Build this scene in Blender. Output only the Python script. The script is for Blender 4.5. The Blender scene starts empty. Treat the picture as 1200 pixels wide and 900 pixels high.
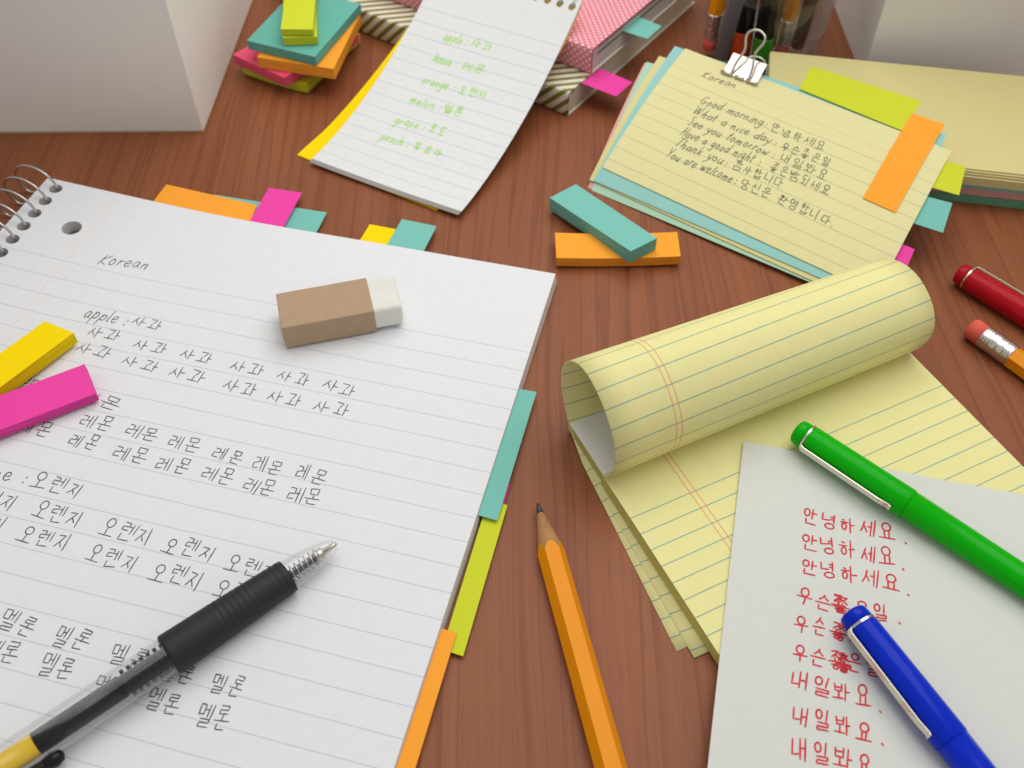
import bpy, bmesh, math, random
import numpy as np
from mathutils import Vector
random.seed(7)
rng = np.random.RandomState(5)
S = 0.01                      # everything below is measured in centimetres
scene = bpy.context.scene

# ------------------------------------------------------------------ camera
CAM_H, PITCH, FPX = 27.3, math.radians(50.2), 1140.0
cam = bpy.data.cameras.new("camera")
cam.sensor_width = 36.0
cam.lens = 36.0 * FPX / 1200.0
cam.clip_start, cam.clip_end = 0.01, 50.0
cam_ob = bpy.data.objects.new("camera", cam)
cam_ob.location = (0, 0, CAM_H * S)
cam_ob.rotation_euler = (math.pi / 2 - PITCH, 0, 0)
scene.collection.objects.link(cam_ob)
scene.camera = cam_ob
cam.dof.use_dof = True
cam.dof.focus_distance = 0.325
cam.dof.aperture_fstop = 16.0

# ------------------------------------------------------------------ light
world = bpy.data.worlds.new("World")
scene.world = world
world.use_nodes = True
world.node_tree.nodes["Background"].inputs[0].default_value = (1.0, 0.985, 0.96, 1)
world.node_tree.nodes["Background"].inputs[1].default_value = 0.46


def area_light(name, loc, target, sx, sy, power, col):
    l = bpy.data.lights.new(name, 'AREA')
    l.shape = 'RECTANGLE'
    l.size, l.size_y, l.energy, l.color = sx, sy, power, col
    o = bpy.data.objects.new(name, l)
    o.location = loc
    d = Vector(target) - Vector(loc)
    o.rotation_euler = d.to_track_quat('-Z', 'Y').to_euler()
    scene.collection.objects.link(o)


area_light("softbox", (0.12, 0.50, 0.68), (0.02, 0.38, 0.0), 0.8, 0.7, 4.3, (1.0, 0.978, 0.945))

scene.view_settings.view_transform = 'Standard'
scene.view_settings.look = 'None'
scene.view_settings.exposure = 0.06
scene.view_settings.gamma = 1.0
scene.render.engine = 'CYCLES'
scene.cycles.max_bounces = 12
scene.cycles.transparent_max_bounces = 24

# ------------------------------------------------------------------ measuring helpers
_F = np.array([0, math.cos(PITCH), -math.sin(PITCH)])
_U = np.array([0, math.sin(PITCH), math.cos(PITCH)])
_R = np.array([1.0, 0, 0])
_C = np.array([0, 0, CAM_H])


def G(px, py, z=0.0):
    """point of the desk (height z, cm) seen at a pixel of the 1200x900 photograph"""
    d = _R * (px - 600) / FPX + _U * (450 - py) / FPX + _F
    return _C + d * ((z - CAM_H) / d[2])


def proj(p):
    q = np.asarray(p, float) - _C
    w = q @ _F
    return np.array([600 + FPX * (q @ _R) / w, 450 - FPX * (q @ _U) / w])


def uv_at(fn, px, py, u=5.0, v=5.0):
    """page coordinates of a pixel on a sheet"""
    for _ in range(25):
        p0 = proj(fn(u, v))
        J = np.stack([(proj(fn(u + 1e-3, v)) - p0) / 1e-3, (proj(fn(u, v + 1e-3)) - p0) / 1e-3], 1)
        d = np.linalg.solve(J, np.array([px, py]) - p0)
        d = np.clip(d, -3, 3)
        u, v = u + d[0], v + d[1]
    return u, v


def unit(v):
    v = np.asarray(v, float)
    return v / np.linalg.norm(v)


def dirv(deg):
    return np.array([math.cos(math.radians(deg)), math.sin(math.radians(deg)), 0.0])


Z = np.array([0, 0, 1.0])

# ------------------------------------------------------------------ object helpers


def props(o, label=None, cat=None, group=None, kind=None):
    if label: o["label"] = label
    if cat: o["category"] = cat
    if group: o["group"] = group
    if kind: o["kind"] = kind
    return o


def thing(name, label, cat, base, group=None):
    o = bpy.data.objects.new(name, None)
    o.empty_display_size = 0.01
    o.location = tuple(np.asarray(base, float) * S)
    scene.collection.objects.link(o)
    o["base"] = [float(x) for x in base]
    return props(o, label, cat, group)


def mesh(name, verts, faces, mats, parent=None, uv=None, midx=None, smooth=False, base=None, label=None):
    """one mesh object; verts in world centimetres"""
    if parent is not None:
        base = np.array(parent["base"])
    elif base is None:
        base = np.asarray(verts, float).mean(0)
    base = np.asarray(base, float)
    me = bpy.data.meshes.new(name)
    me.from_pydata([tuple((np.asarray(v, float) - base) * S) for v in verts], [], [tuple(f) for f in faces])
    if not isinstance(mats, (list, tuple)): mats = [mats]
    for m in mats: me.materials.append(m)
    if uv is not None:
        lay = me.uv_layers.new(name="UVMap")
        for l in me.loops:
            lay.data[l.index].uv = uv[l.vertex_index]
    if midx is not None:
        for p, i in zip(me.polygons, midx): p.material_index = i
    if len(me.polygons) > 5 and name != 'handwriting':
        bm = bmesh.new(); bm.from_mesh(me)
        bmesh.ops.recalc_face_normals(bm, faces=bm.faces)
        bm.to_mesh(me); bm.free()
    for p in me.polygons: p.use_smooth = smooth
    me.update()
    o = bpy.data.objects.new(name, me)
    scene.collection.objects.link(o)
    o["base"] = [float(x) for x in base]
    if parent is not None:
        o.parent = parent
        if parent.type == 'MESH' or parent.type == 'EMPTY':
            o.location = (0, 0, 0)
    else:
        o.location = tuple(base * S)
    if label: o["label"] = label
    return o


class MB:
    """collects pieces of one mesh"""
    def __init__(self): self.v, self.f, self.m, self.uv = [], [], [], []
    def add(self, verts, faces, mi=0, uv=None):
        n = len(self.v)
        self.v += [np.asarray(x, float) for x in verts]
        self.uv += list(uv) if uv is not None else [(0.0, 0.0)] * len(verts)
        self.f += [tuple(i + n for i in f) for f in faces]
        self.m += [mi] * len(faces)
        return self
    def build(self, name, mats, parent=None, smooth=False, base=None, label=None):
        return mesh(name, self.v, self.f, mats, parent, self.uv, self.m, smooth, base, label)


def bevel(o, w, seg=2, angle=40):
    b = o.modifiers.new("bevel", 'BEVEL')
    b.width, b.segments, b.limit_method, b.angle_limit = w * S, seg, 'ANGLE', math.radians(angle)
    return o


def slab(fn, us, vs, thick, mb=None, mi_top=0, mi_side=1, bottom=None, vertical=True):
    """a sheet or block whose top is fn(u, v); returns an MB"""
    mb = mb or MB()
    nu, nv = len(us), len(vs)
    top = [np.asarray(fn(u, v), float) for v in vs for u in us]
    uv = [(u, v) for v in vs for u in us]
    if bottom is None:
        bottom = lambda u, v, p: p - np.array([0, 0, thick])
    bot = [np.asarray(bottom(u, v, p), float) for (u, v), p in zip(uv, top)]
    I = lambda i, j: j * nu + i
    ft = [(I(i, j), I(i, j + 1), I(i + 1, j + 1), I(i + 1, j)) for j in range(nv - 1) for i in range(nu - 1)]
    mb.add(top, ft, mi_top, uv)
    mb.add(bot, [f[::-1] for f in ft], mi_top, uv)
    ring = [I(i, 0) for i in range(nu)] + [I(nu - 1, j) for j in range(1, nv)] + \
           [I(i, nv - 1) for i in range(nu - 2, -1, -1)] + [I(0, j) for j in range(nv - 2, 0, -1)]
    sv, su = [], []
    acc = 0.0
    for k, r in enumerate(ring + [ring[0]]):
        if k: acc += float(np.linalg.norm(top[r] - top[ring[k - 1]]))
        sv += [top[r], bot[r]]
        h = float(np.linalg.norm(top[r] - bot[r]))
        su += [(acc, h), (acc, 0.0)]
    mb.add(sv, [(2 * k, 2 * k + 2, 2 * k + 3, 2 * k + 1) for k in range(len(ring))], mi_side, su)
    return mb


def patch(A, B, C, D, curl=0.0, sag=0.0):
    """bilinear sheet: A(0,0) B(1,0) C(1,1) D(0,1), u along AB, v along AD, in centimetres"""
    A, B, C, D = [np.asarray(x, float) for x in (A, B, C, D)]
    W, L = np.linalg.norm(B - A), np.linalg.norm(D - A)
    def fn(u, v):
        s, t = u / W, v / L
        p = (A * (1 - s) + B * s) * (1 - t) + (D * (1 - s) + C * s) * t
        return p + Z * (curl * (2 * s - 1) ** 2 + sag * (2 * t - 1) ** 2)
    fn.W, fn.L = W, L
    return fn


def lin(a, b, n): return list(np.linspace(a, b, n))


def frame_of(d):
    d = unit(d)
    a = np.cross(d, Z)
    if np.linalg.norm(a) < 1e-3: a = np.array([1.0, 0, 0])
    a = unit(a)
    return d, a, np.cross(a, d)      # axis, sideways, up


def lathe(p0, d, prof, n=32, caps=True, mb=None, mi=0, phase=0.0, squash=1.0):
    """surface of revolution about the axis p0 + s*d; prof = [(s, r)]"""
    mb = mb or MB()
    d, a, b = frame_of(d)
    p0 = np.asarray(p0, float)
    vs, uv = [], []
    for s, r in prof:
        for k in range(n):
            t = phase + 2 * math.pi * k / n
            vs.append(p0 + d * s + (a * math.cos(t) + b * math.sin(t) * squash) * r)
            uv.append((s, k / n))
    fs = [(i * n + k, i * n + (k + 1) % n, (i + 1) * n + (k + 1) % n, (i + 1) * n + k)
          for i in range(len(prof) - 1) for k in range(n)]
    if caps:
        fs.append(tuple(range(n))[::-1])
        fs.append(tuple((len(prof) - 1) * n + k for k in range(n)))
    return mb.add(vs, fs, mi, uv)


def sweep(pts, r, n=10, mb=None, mi=0, closed=False):
    mb = mb or MB()
    pts = [np.asarray(p, float) for p in pts]
    m = len(pts)
    vs = []
    ref = None
    for i, p in enumerate(pts):
        t = pts[(i + 1) % m] - pts[i - 1] if (closed or 0 < i < m - 1) else (pts[1] - pts[0] if i == 0 else pts[-1] - pts[-2])
        t = unit(t)
        if ref is None:
            ref = np.cross(t, [0.3, 0.2, 0.93]); ref = unit(ref)
        ref = unit(ref - t * (ref @ t))
        q = np.cross(t, ref)
        vs += [p + r * (ref * math.cos(2 * math.pi * k / n) + q * math.sin(2 * math.pi * k / n)) for k in range(n)]
    last = m if closed else m - 1
    fs = [(i * n + k, i * n + (k + 1) % n, ((i + 1) % m) * n + (k + 1) % n, ((i + 1) % m) * n + k) for i in range(last) for k in range(n)]
    if not closed:
        fs += [tuple(range(n))[::-1], tuple((m - 1) * n + k for k in range(n))]
    return mb.add(vs, fs, mi)


def smooth_path(pts, sub=8):
    pts = [np.asarray(p, float) for p in pts]
    P = [2 * pts[0] - pts[1]] + pts + [2 * pts[-1] - pts[-2]]
    out = []
    for i in range(1, len(P) - 2):
        for k in range(sub):
            t = k / sub
            a, b, c, d = P[i - 1:i + 3]
            out.append(0.5 * (2 * b + (c - a) * t + (2 * a - 5 * b + 4 * c - d) * t * t + (3 * b - a - 3 * c + d) * t ** 3))
    return out + [pts[-1]]


def box_mb(o, ex, ey, ez, mb=None, mi=0):
    """box with corner o and edge vectors"""
    mb = mb or MB()
    o, ex, ey, ez = [np.asarray(x, float) for x in (o, ex, ey, ez)]
    v = [o, o + ex, o + ex + ey, o + ey]
    v += [p + ez for p in v]
    f = [(3, 2, 1, 0), (4, 5, 6, 7), (0, 1, 5, 4), (1, 2, 6, 5), (2, 3, 7, 6), (3, 0, 4, 7)]
    return mb.add(v, f, mi)


# ------------------------------------------------------------------ materials


def lin_c(c):
    return tuple(((x / 255) / 12.92 if x <= 10 else ((x / 255 + 0.055) / 1.055) ** 2.4) for x in c) + (1.0,)


class NT:
    def __init__(self, name):
        self.m = bpy.data.materials.new(name)
        self.m.use_nodes = True
        self.t = self.m.node_tree
        self.b = self.t.nodes["Principled BSDF"]
        self.out = self.t.nodes["Material Output"]
    def n(self, typ, **kw):
        x = self.t.nodes.new(typ)
        for k, v in kw.items(): setattr(x, k, v)
        return x
    def l(self, a, b): self.t.links.new(a, b)
    def val(self, sock, v):
        if hasattr(v, 'links') or isinstance(v, bpy.types.NodeSocket): self.l(v, sock)
        else: sock.default_value = v
    def math(self, op, a, b=0.0, c=None):
        x = self.n("ShaderNodeMath", operation=op)
        self.val(x.inputs[0], a); self.val(x.inputs[1], b)
        if c is not None: self.val(x.inputs[2], c)
        return x.outputs[0]
    def mix(self, f, a, b):
        x = self.n("ShaderNodeMix", data_type='RGBA')
        self.val(x.inputs[0], f); self.val(x.inputs[6], a); self.val(x.inputs[7], b)
        return x.outputs[2]
    def noise(self, scale, detail=3, rough=0.55, vec=None, dist=0.0):
        x = self.n("ShaderNodeTexNoise")
        x.inputs["Scale"].default_value = scale
        x.inputs["Detail"].default_value = detail
        x.inputs["Roughness"].default_value = rough
        x.inputs["Distortion"].default_value = dist
        if vec is not None: self.l(vec, x.inputs["Vector"])
        return x
    def coord(self): return self.n("ShaderNodeTexCoord")
    def mapping(self, vec, scale=(1, 1, 1), rot=(0, 0, 0), loc=(0, 0, 0)):
        x = self.n("ShaderNodeMapping")
        x.inputs["Scale"].default_value = scale
        x.inputs["Rotation"].default_value = rot
        x.inputs["Location"].default_value = loc
        self.l(vec, x.inputs["Vector"])
        return x.outputs[0]
    def bump(self, h, strength=0.1, dist=0.001):
        x = self.n("ShaderNodeBump")
        x.inputs["Strength"].default_value = strength
        x.inputs["Distance"].default_value = dist
        self.l(h, x.inputs["Height"])
        self.l(x.outputs[0], self.b.inputs["Normal"])


def plain(name, rgb, rough=0.6, spec=0.3, metal=0.0, var=0.05, scale=90.0, bump=0.08, coat=0.0):
    t = NT(name)
    c = t.coord()
    nz = t.noise(scale, 4, 0.6, c.outputs["Object"])
    col = lin_c(rgb)
    dark = tuple(x * (1 - var * 2) for x in col[:3]) + (1,)
    lite = tuple(min(1, x * (1 + var)) for x in col[:3]) + (1,)
    t.l(t.mix(nz.outputs[0], dark, lite), t.b.inputs["Base Color"])
    t.b.inputs["Roughness"].default_value = rough
    t.b.inputs["Specular IOR Level"].default_value = spec
    t.b.inputs["Metallic"].default_value = metal
    t.b.inputs["Coat Weight"].default_value = coat
    t.b.inputs["Coat Roughness"].default_value = 0.15
    if bump: t.bump(t.noise(scale * 8, 3, 0.6, c.outputs["Object"]).outputs[0], bump, 0.0004)
    return t.m


def ruled(name, rgb, line_rgb, first, pitch, width=0.035, margins=(), margin_rgb=(236, 150, 165), line_mix=0.8,
          mwidth=0.035, through=0.0, glow=0.0, umin=-1e9, last=1e9, mrows=None):
    """paper with ruled lines at v = first + k*pitch and margin lines at given u (UV in cm); mrows: margin lines across instead"""
    t = NT(name)
    c = t.coord()
    sep = t.n("ShaderNodeSeparateXYZ")
    t.l(c.outputs["UV"], sep.inputs[0])
    u, v = sep.outputs[0], sep.outputs[1]
    fibre = t.noise(2.2, 5, 0.6, c.outputs["UV"])
    col = lin_c(rgb)
    base = t.mix(fibre.outputs[0], tuple(x * 0.955 for x in col[:3]) + (1,), tuple(min(1, x * 1.035) for x in col[:3]) + (1,))
    k = t.math('DIVIDE', t.math('SUBTRACT', v, first), pitch)
    fr = t.math('ABSOLUTE', t.math('SUBTRACT', k, t.math('ROUND', k)))
    inside = t.math('MULTIPLY', t.math('GREATER_THAN', k, -0.5), t.math('LESS_THAN', v, last))
    inside = t.math('MULTIPLY', inside, t.math('GREATER_THAN', u, umin))
    on = t.math('MULTIPLY', t.math('LESS_THAN', fr, width / 2 / pitch), inside)
    wob = t.noise(9.0, 2, 0.5, c.outputs["UV"])
    on = t.math('MULTIPLY', on, t.math('MULTIPLY_ADD', wob.outputs[0], 0.5, line_mix - 0.25))
    base = t.mix(on, base, lin_c(line_rgb))
    for mu in margins:
        d = t.math('ABSOLUTE', t.math('SUBTRACT', v if mrows else u, mu))
        base = t.mix(t.math('MULTIPLY', t.math('LESS_THAN', d, mwidth / 2), 0.75), base, lin_c(margin_rgb))
    t.l(base, t.b.inputs["Base Color"])
    t.b.inputs["Roughness"].default_value = 0.75
    t.b.inputs["Specular IOR Level"].default_value = 0.2
    t.bump(t.noise(30.0, 4, 0.6, c.outputs["UV"]).outputs[0], 0.025, 0.0005)
    if glow:
        tl = t.n("ShaderNodeBsdfTranslucent")
        t.l(t.mix(0.35, base, lin_c((255, 238, 90))), tl.inputs[0])
        mg = t.n("ShaderNodeMixShader")
        mg.inputs[0].default_value = glow
        t.l(t.b.outputs[0], mg.inputs[1]); t.l(tl.outputs[0], mg.inputs[2])
        t.l(mg.outputs[0], t.out.inputs[0])
    if through:
        tr = t.n("ShaderNodeBsdfTransparent")
        mx = t.n("ShaderNodeMixShader")
        mx.inputs[0].default_value = through
        t.l(t.b.outputs[0], mx.inputs[1]); t.l(tr.outputs[0], mx.inputs[2])
        t.l(mx.outputs[0], t.out.inputs[0])
    return t.m


def edges(name, rgb, layers=26.0, contrast=0.22):
    """cut edges of a stack of sheets: fine uneven layers along the height (UV y in cm)"""
    t = NT(name)
    c = t.coord()
    vec = t.mapping(c.outputs["UV"], (0.35, layers, 1))
    nz = t.noise(1.0, 4, 0.7, vec)
    col = lin_c(rgb)
    r = t.n("ShaderNodeMapRange")
    r.inputs[1].default_value, r.inputs[2].default_value = 0.3, 0.7
    t.l(nz.outputs[0], r.inputs[0])
    t.l(t.mix(r.outputs[0], tuple(x * (1 - contrast) for x in col[:3]) + (1,), col), t.b.inputs["Base Color"])
    t.b.inputs["Roughness"].default_value = 0.8
    t.b.inputs["Specular IOR Level"].default_value = 0.15
    t.bump(nz.outputs[0], 0.25, 0.0008)
    return t.m


def wood():
    t = NT("cherry_wood")
    c = t.coord()
    o = c.outputs["Object"]
    # slow wander of the grain
    w1 = t.noise(1.0, 3, 0.5, t.mapping(o, (10, 2.4, 1)))
    warp = t.n("ShaderNodeVectorMath", operation='MULTIPLY_ADD')
    t.l(w1.outputs["Color"], warp.inputs[0])
    warp.inputs[1].default_value = (0.034, 0.0, 0.0)
    t.l(o, warp.inputs[2])
    v = warp.outputs[0]
    broad = t.noise(1.0, 4, 0.6, t.mapping(v, (26, 1.1, 1)))
    rings = t.noise(1.0, 2, 0.5, t.mapping(v, (58, 0.8, 1)))
    # growth lines: thin dark contours of a stretched noise, open cathedral loops where it turns
    fr = t.math('FRACT', t.math('MULTIPLY', rings.outputs[0], 8.0))
    r = t.n("ShaderNodeMapRange")
    r.interpolation_type = 'SMOOTHSTEP'
    r.inputs[1].default_value, r.inputs[2].default_value = 0.66, 1.0
    t.l(fr, r.inputs[0])
    fine = t.noise(1.0, 5, 0.7, t.mapping(v, (520, 7, 1)))
    pores = t.noise(1.0, 3, 0.6, t.mapping(v, (1100, 42, 1)))
    mottle = t.noise(1.0, 4, 0.6, t.mapping(o, (70, 30, 1)))
    base = t.mix(broad.outputs[0], lin_c((112, 62, 37)), lin_c((164, 101, 65)))
    amt = t.math('MULTIPLY', r.outputs[0], t.math('MULTIPLY_ADD', mottle.outputs[0], 0.9, 0.0))
    base = t.mix(amt, base, lin_c((88, 44, 28)))
    f2 = t.n("ShaderNodeMapRange")
    f2.inputs[1].default_value, f2.inputs[2].default_value = 0.35, 0.75
    t.l(fine.outputs[0], f2.inputs[0])
    base = t.mix(t.math('MULTIPLY', f2.outputs[0], 0.42), base, lin_c((106, 56, 34)))
    base = t.mix(t.math('MULTIPLY', mottle.outputs[0], 0.35), base, lin_c((156, 93, 60)))
    p = t.n("ShaderNodeMapRange")
    p.inputs[1].default_value, p.inputs[2].default_value = 0.60, 0.72
    t.l(pores.outputs[0], p.inputs[0])
    base = t.mix(t.math('MULTIPLY', p.outputs[0], 0.35), base, lin_c((78, 38, 26)))
    t.l(base, t.b.inputs["Base Color"])
    t.b.inputs["Roughness"].default_value = 0.4
    t.b.inputs["Specular IOR Level"].default_value = 0.22
    t.bump(t.math('ADD', fine.outputs[0], t.math('MULTIPLY', pores.outputs[0], 0.6)), 0.1, 0.0005)
    return t.m


def clear(name, tint=(1, 1, 1, 1), refl=0.03, rough=0.08):
    t = NT(name)
    tr = t.n("ShaderNodeBsdfTransparent"); tr.inputs[0].default_value = tint
    gl = t.n("ShaderNodeBsdfGlossy"); gl.inputs["Roughness"].default_value = rough
    lw = t.n("ShaderNodeLayerWeight"); lw.inputs[0].default_value = 0.35
    f = t.math('MINIMUM', t.math('MULTIPLY_ADD', lw.outputs["Facing"], 0.42, refl), 0.8)
    mx = t.n("ShaderNodeMixShader")
    t.l(f, mx.inputs[0]); t.l(tr.outputs[0], mx.inputs[1]); t.l(gl.outputs[0], mx.inputs[2])
    t.l(mx.outputs[0], t.out.inputs[0])
    return t.m


def metal(name, rgb=(205, 200, 190), rough=0.25, bump=0.0):
    t = NT(name)
    t.b.inputs["Base Color"].default_value = lin_c(rgb)
    t.b.inputs["Metallic"].default_value = 1.0
    c = t.coord()
    nz = t.noise(300, 3, 0.5, c.outputs["Object"])
    t.l(t.math('MULTIPLY_ADD', nz.outputs[0], 0.2, rough - 0.1), t.b.inputs["Roughness"])
    if bump: t.bump(t.noise(220, 2, 0.5, c.outputs["Object"]).outputs[0], bump, 0.001)
    return t.m


def polka():
    t = NT("pink_dotted_paper")
    c = t.coord()
    v = t.mapping(c.outputs["UV"], (1 / 0.24, 1 / 0.24, 1), (0, 0, math.radians(45)))
    fr = t.n("ShaderNodeVectorMath", operation='FRACTION'); t.l(v, fr.inputs[0])
    sb = t.n("ShaderNodeVectorMath", operation='SUBTRACT'); t.l(fr.outputs[0], sb.inputs[0]); sb.inputs[1].default_value = (0.5, 0.5, 0)
    s = t.n("ShaderNodeSeparateXYZ"); t.l(sb.outputs[0], s.inputs[0])
    r = t.math('SQRT', t.math('ADD', t.math('MULTIPLY', s.outputs[0], s.outputs[0]), t.math('MULTIPLY', s.outputs[1], s.outputs[1])))
    nz = t.noise(3, 4, 0.6, c.outputs["UV"])
    base = t.mix(nz.outputs[0], lin_c((222, 122, 142)), lin_c((232, 140, 156)))
    t.l(t.mix(t.math('LESS_THAN', r, 0.25), base, lin_c((240, 222, 216))), t.b.inputs["Base Color"])
    t.b.inputs["Roughness"].default_value = 0.6
    t.b.inputs["Specular IOR Level"].default_value = 0.25
    return t.m


def striped(name="olive_striped_paper"):
    """UV x runs along the spine, y across cover then down the spine (y < 0); stripes turn diagonal on the spine"""
    t = NT(name)
    c = t.coord()
    s = t.n("ShaderNodeSeparateXYZ"); t.l(c.outputs["UV"], s.inputs[0])
    k = t.math('FRACT', t.math('DIVIDE', t.math('ADD', s.outputs[0], s.outputs[1]), 0.64))
    nz = t.noise(4, 4, 0.6, c.outputs["UV"])
    w = t.mix(nz.outputs[0], lin_c((222, 214, 196)), lin_c((236, 230, 214)))
    g = t.mix(nz.outputs[0], lin_c((112, 112, 38)), lin_c((134, 132, 54)))
    t.l(t.mix(t.math('LESS_THAN', k, 0.46), w, g), t.b.inputs["Base Color"])
    t.b.inputs["Roughness"].default_value = 0.6
    return t.m


def pencil_wood():
    t = NT("pencil_cedar")
    c = t.coord()
    nz = t.noise(1.0, 4, 0.6, t.mapping(c.outputs["Object"], (500, 120, 500)))
    t.l(t.mix(nz.outputs[0], lin_c((150, 104, 58)), lin_c((196, 148, 96))), t.b.inputs["Base Color"])
    t.b.inputs["Roughness"].default_value = 0.75
    return t.m


M = {}
M['wood'] = wood()
M['white_board'] = plain("white_board", (238, 236, 231), 0.38, 0.4, var=0.015, scale=20, bump=0.03)
M['board_edge'] = plain("board_edge", (196, 184, 140), 0.8, 0.2)
M['note_paper'] = ruled("notebook_paper", (228, 230, 233), (176, 186, 214), 4.29, 0.917, 0.045, (3.25,), (246, 206, 214), 0.5, 0.045)
M['note_edge'] = edges("notebook_paper_edges", (222, 220, 220))
M['pad_paper'] = ruled("small_pad_paper", (224, 226, 226), (160, 190, 212), 2.22, 0.705, 0.045, (), line_mix=0.55)
M['pad_edge'] = edges("small_pad_edges", (214, 212, 210))
M['legal'] = ruled("yellow_legal_paper", (232, 226, 160), (92, 158, 150), 0.95, 0.64, 0.04, (2.25, 2.45), (226, 130, 96), 0.75, 0.035)
M['legal_solid'] = ruled("yellow_legal_block_paper", (232, 226, 160), (92, 158, 150), 1.74, 0.64, 0.04, (2.25, 2.45), (226, 130, 96), 0.75, 0.035)
M['legal_edge'] = edges("yellow_legal_edges", (206, 196, 112))
M['card'] = ruled("yellow_index_card", (226, 220, 164), (176, 178, 138), 1.95, 0.64, 0.035, (1.3,), (226, 184, 150), 0.75, 0.035, mrows=True)
M['card_edge'] = edges("yellow_card_edges", (226, 216, 154), 14.0)
M['card_plain'] = plain("yellow_card_back", (220, 210, 148), 0.75, 0.2, var=0.02)
M['white_header'] = plain("white_binding_paper", (242, 242, 242), 0.7, 0.2, var=0.02)
M['loose'] = ruled("white_sheet_paper", (218, 220, 214), (200, 206, 204), 0.6, 0.8, 0.04, (), line_mix=0.0, through=0.05)
M['graphite'] = plain("graphite_writing", (92, 89, 90), 0.5, 0.4, var=0.3, scale=1500, bump=0)
M['gel_ink'] = plain("dark_gel_ink", (78, 75, 70), 0.5, 0.4, var=0.25, scale=1200, bump=0)
M['red_ink'] = plain("red_ink", (214, 52, 62), 0.6, 0.3, var=0.15, scale=900, bump=0)
M['green_ink'] = plain("light_green_ink", (160, 226, 74), 0.6, 0.2, var=0.12, scale=900, bump=0)
M['steel'] = metal("wire_steel", (196, 196, 196), 0.3)
M['chrome'] = metal("polished_steel", (206, 200, 190), 0.22)
M['clip_steel'] = metal("brushed_clip_steel", (214, 208, 194), 0.2)
M['ferrule'] = metal("ferrule_aluminium", (222, 218, 214), 0.28, 0.5)
M['kraft'] = plain("brown_kraft_card", (180, 154, 126), 0.85, 0.15, var=0.06, scale=260, bump=0.2)
M['rubber_white'] = plain("white_rubber", (228, 228, 220), 0.55, 0.25, var=0.07, scale=160)
M['rubber_pink'] = plain("coral_rubber", (226, 98, 84), 0.75, 0.25, var=0.06)
M['pencil_paint'] = plain("amber_pencil_paint", (236, 148, 14), 0.3, 0.16, var=0.03, bump=0.01)
M['pencil_wood'] = pencil_wood()
M['lead'] = plain("pencil_lead", (52, 52, 56), 0.35, 0.6)
M['grip'] = plain("black_rubber_grip", (38, 37, 38), 0.55, 0.35, var=0.1, scale=300, bump=0.05)
M['clear'] = clear("clear_plastic")
M['clear_cup'] = clear("clear_cup_plastic", (0.93, 0.95, 0.95, 1), 0.03, 0.08)
M['ink_tube'] = plain("black_ink_tube", (20, 19, 20), 0.25, 0.25)
M['yellow_gel'] = plain("yellow_gel", (226, 190, 40), 0.3, 0.5)
M['black_plastic'] = plain("black_plastic", (20, 19, 20), 0.3, 0.25, bump=0)
M['grey_plastic'] = plain("grey_plastic", (98, 96, 98), 0.35, 0.5, bump=0)
PLASTIC = {'green': (4, 172, 4), 'blue': (4, 42, 190), 'red': (176, 18, 34)}
for k, c in PLASTIC.items(): M['pen_' + k] = plain(k + "_pen_plastic", c, 0.2, 0.14, var=0.02, bump=0.0)
STICKY = {'orange': (255, 168, 58), 'teal': (124, 194, 182), 'pink': (240, 74, 168), 'yellow': (252, 220, 6),
          'lime': (206, 216, 54), 'rose': (240, 92, 124), 'teal_dark': (106, 180, 168)}
for k, c in STICKY.items():
    M['s_' + k] = plain(k + "_sticky_paper", c, 0.8, 0.12, var=0.02, scale=140, bump=0.04)
    M['e_' + k] = edges(k + "_sticky_edges", c, 16.0, 0.38)
for k, c in {'teal': (152, 206, 200), 'mint': (176, 214, 188), 'pink': (226, 172, 164), 'green': (112, 170, 138)}.items():
    M['c_' + k] = plain(k + "_card_paper", c, 0.8, 0.15, var=0.03)
    M['ce_' + k] = edges(k + "_card_edges", c, 14.0, 0.15)
M['polka'] = polka()
M['striped'] = striped()
M['book_pages'] = edges("book_page_edges", (232, 222, 198), 30.0, 0.15)
M['cream_board'] = plain("cream_cover_board", (232, 228, 214), 0.7, 0.2)
M['book_pages_white'] = edges("white_page_edges", (226, 222, 216), 12.0, 0.35)
M['dark_green'] = plain("dark_green_leaf", (44, 84, 56), 0.7)
M['leaf_green'] = plain("bright_green_end_paper", (86, 150, 30), 0.7)
M['olive_tube'] = plain("olive_pen_plastic", (150, 156, 84), 0.35, 0.5, bump=0)
M['brick'] = plain("brick_red_plastic", (190, 66, 24), 0.4, 0.5, bump=0)
M['cup_green'] = plain("leaf_green_plastic", (44, 128, 14), 0.4, 0.5, bump=0)

# ------------------------------------------------------------------ handwriting
JC = {'ㄱ': [[(0, 1), (1, .98), (.62, 0)]], 'ㄴ': [[(.02, 1), (0, .08), (1, .12)]], 'ㄷ': [[(1, 1), (0, .97), (0, .03), (1, 0)]],
      'ㄹ': [[(0, 1), (1, .98), (.95, .52), (.03, .48), (0, 0), (1, .04)]],
      'ㅁ': [[(0, 1), (.06, 0)], [(0, 1), (1, .96), (.94, .02), (.06, 0)]],
      'ㅂ': [[(0, 1), (.05, 0), (.95, .02), (1, 1)], [(.04, .5), (.96, .52)]],
      'ㅅ': [[(.58, 1), (.4, .5), (0, 0)], [(.45, .62), (1, .02)]], 'ㅇ': ['o'],
      'ㅈ': [[(.05, 1), (.95, .97), (.5, .45), (0, 0)], [(.55, .52), (1, .05)]],
      'ㅊ': [[(.4, 1), (.62, .93)], [(.05, .75), (.95, .72), (.5, .35), (0, 0)], [(.55, .38), (1, .03)]],
      'ㅍ': [[(0, 1), (1, .98)], [(.32, 1), (.3, 0)], [(.7, 1), (.72, 0)], [(0, 0), (1, .02)]],
      'ㅎ': [[(.35, 1), (.65, .96)], [(0, .74), (1, .76)], 'oh']}
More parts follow.
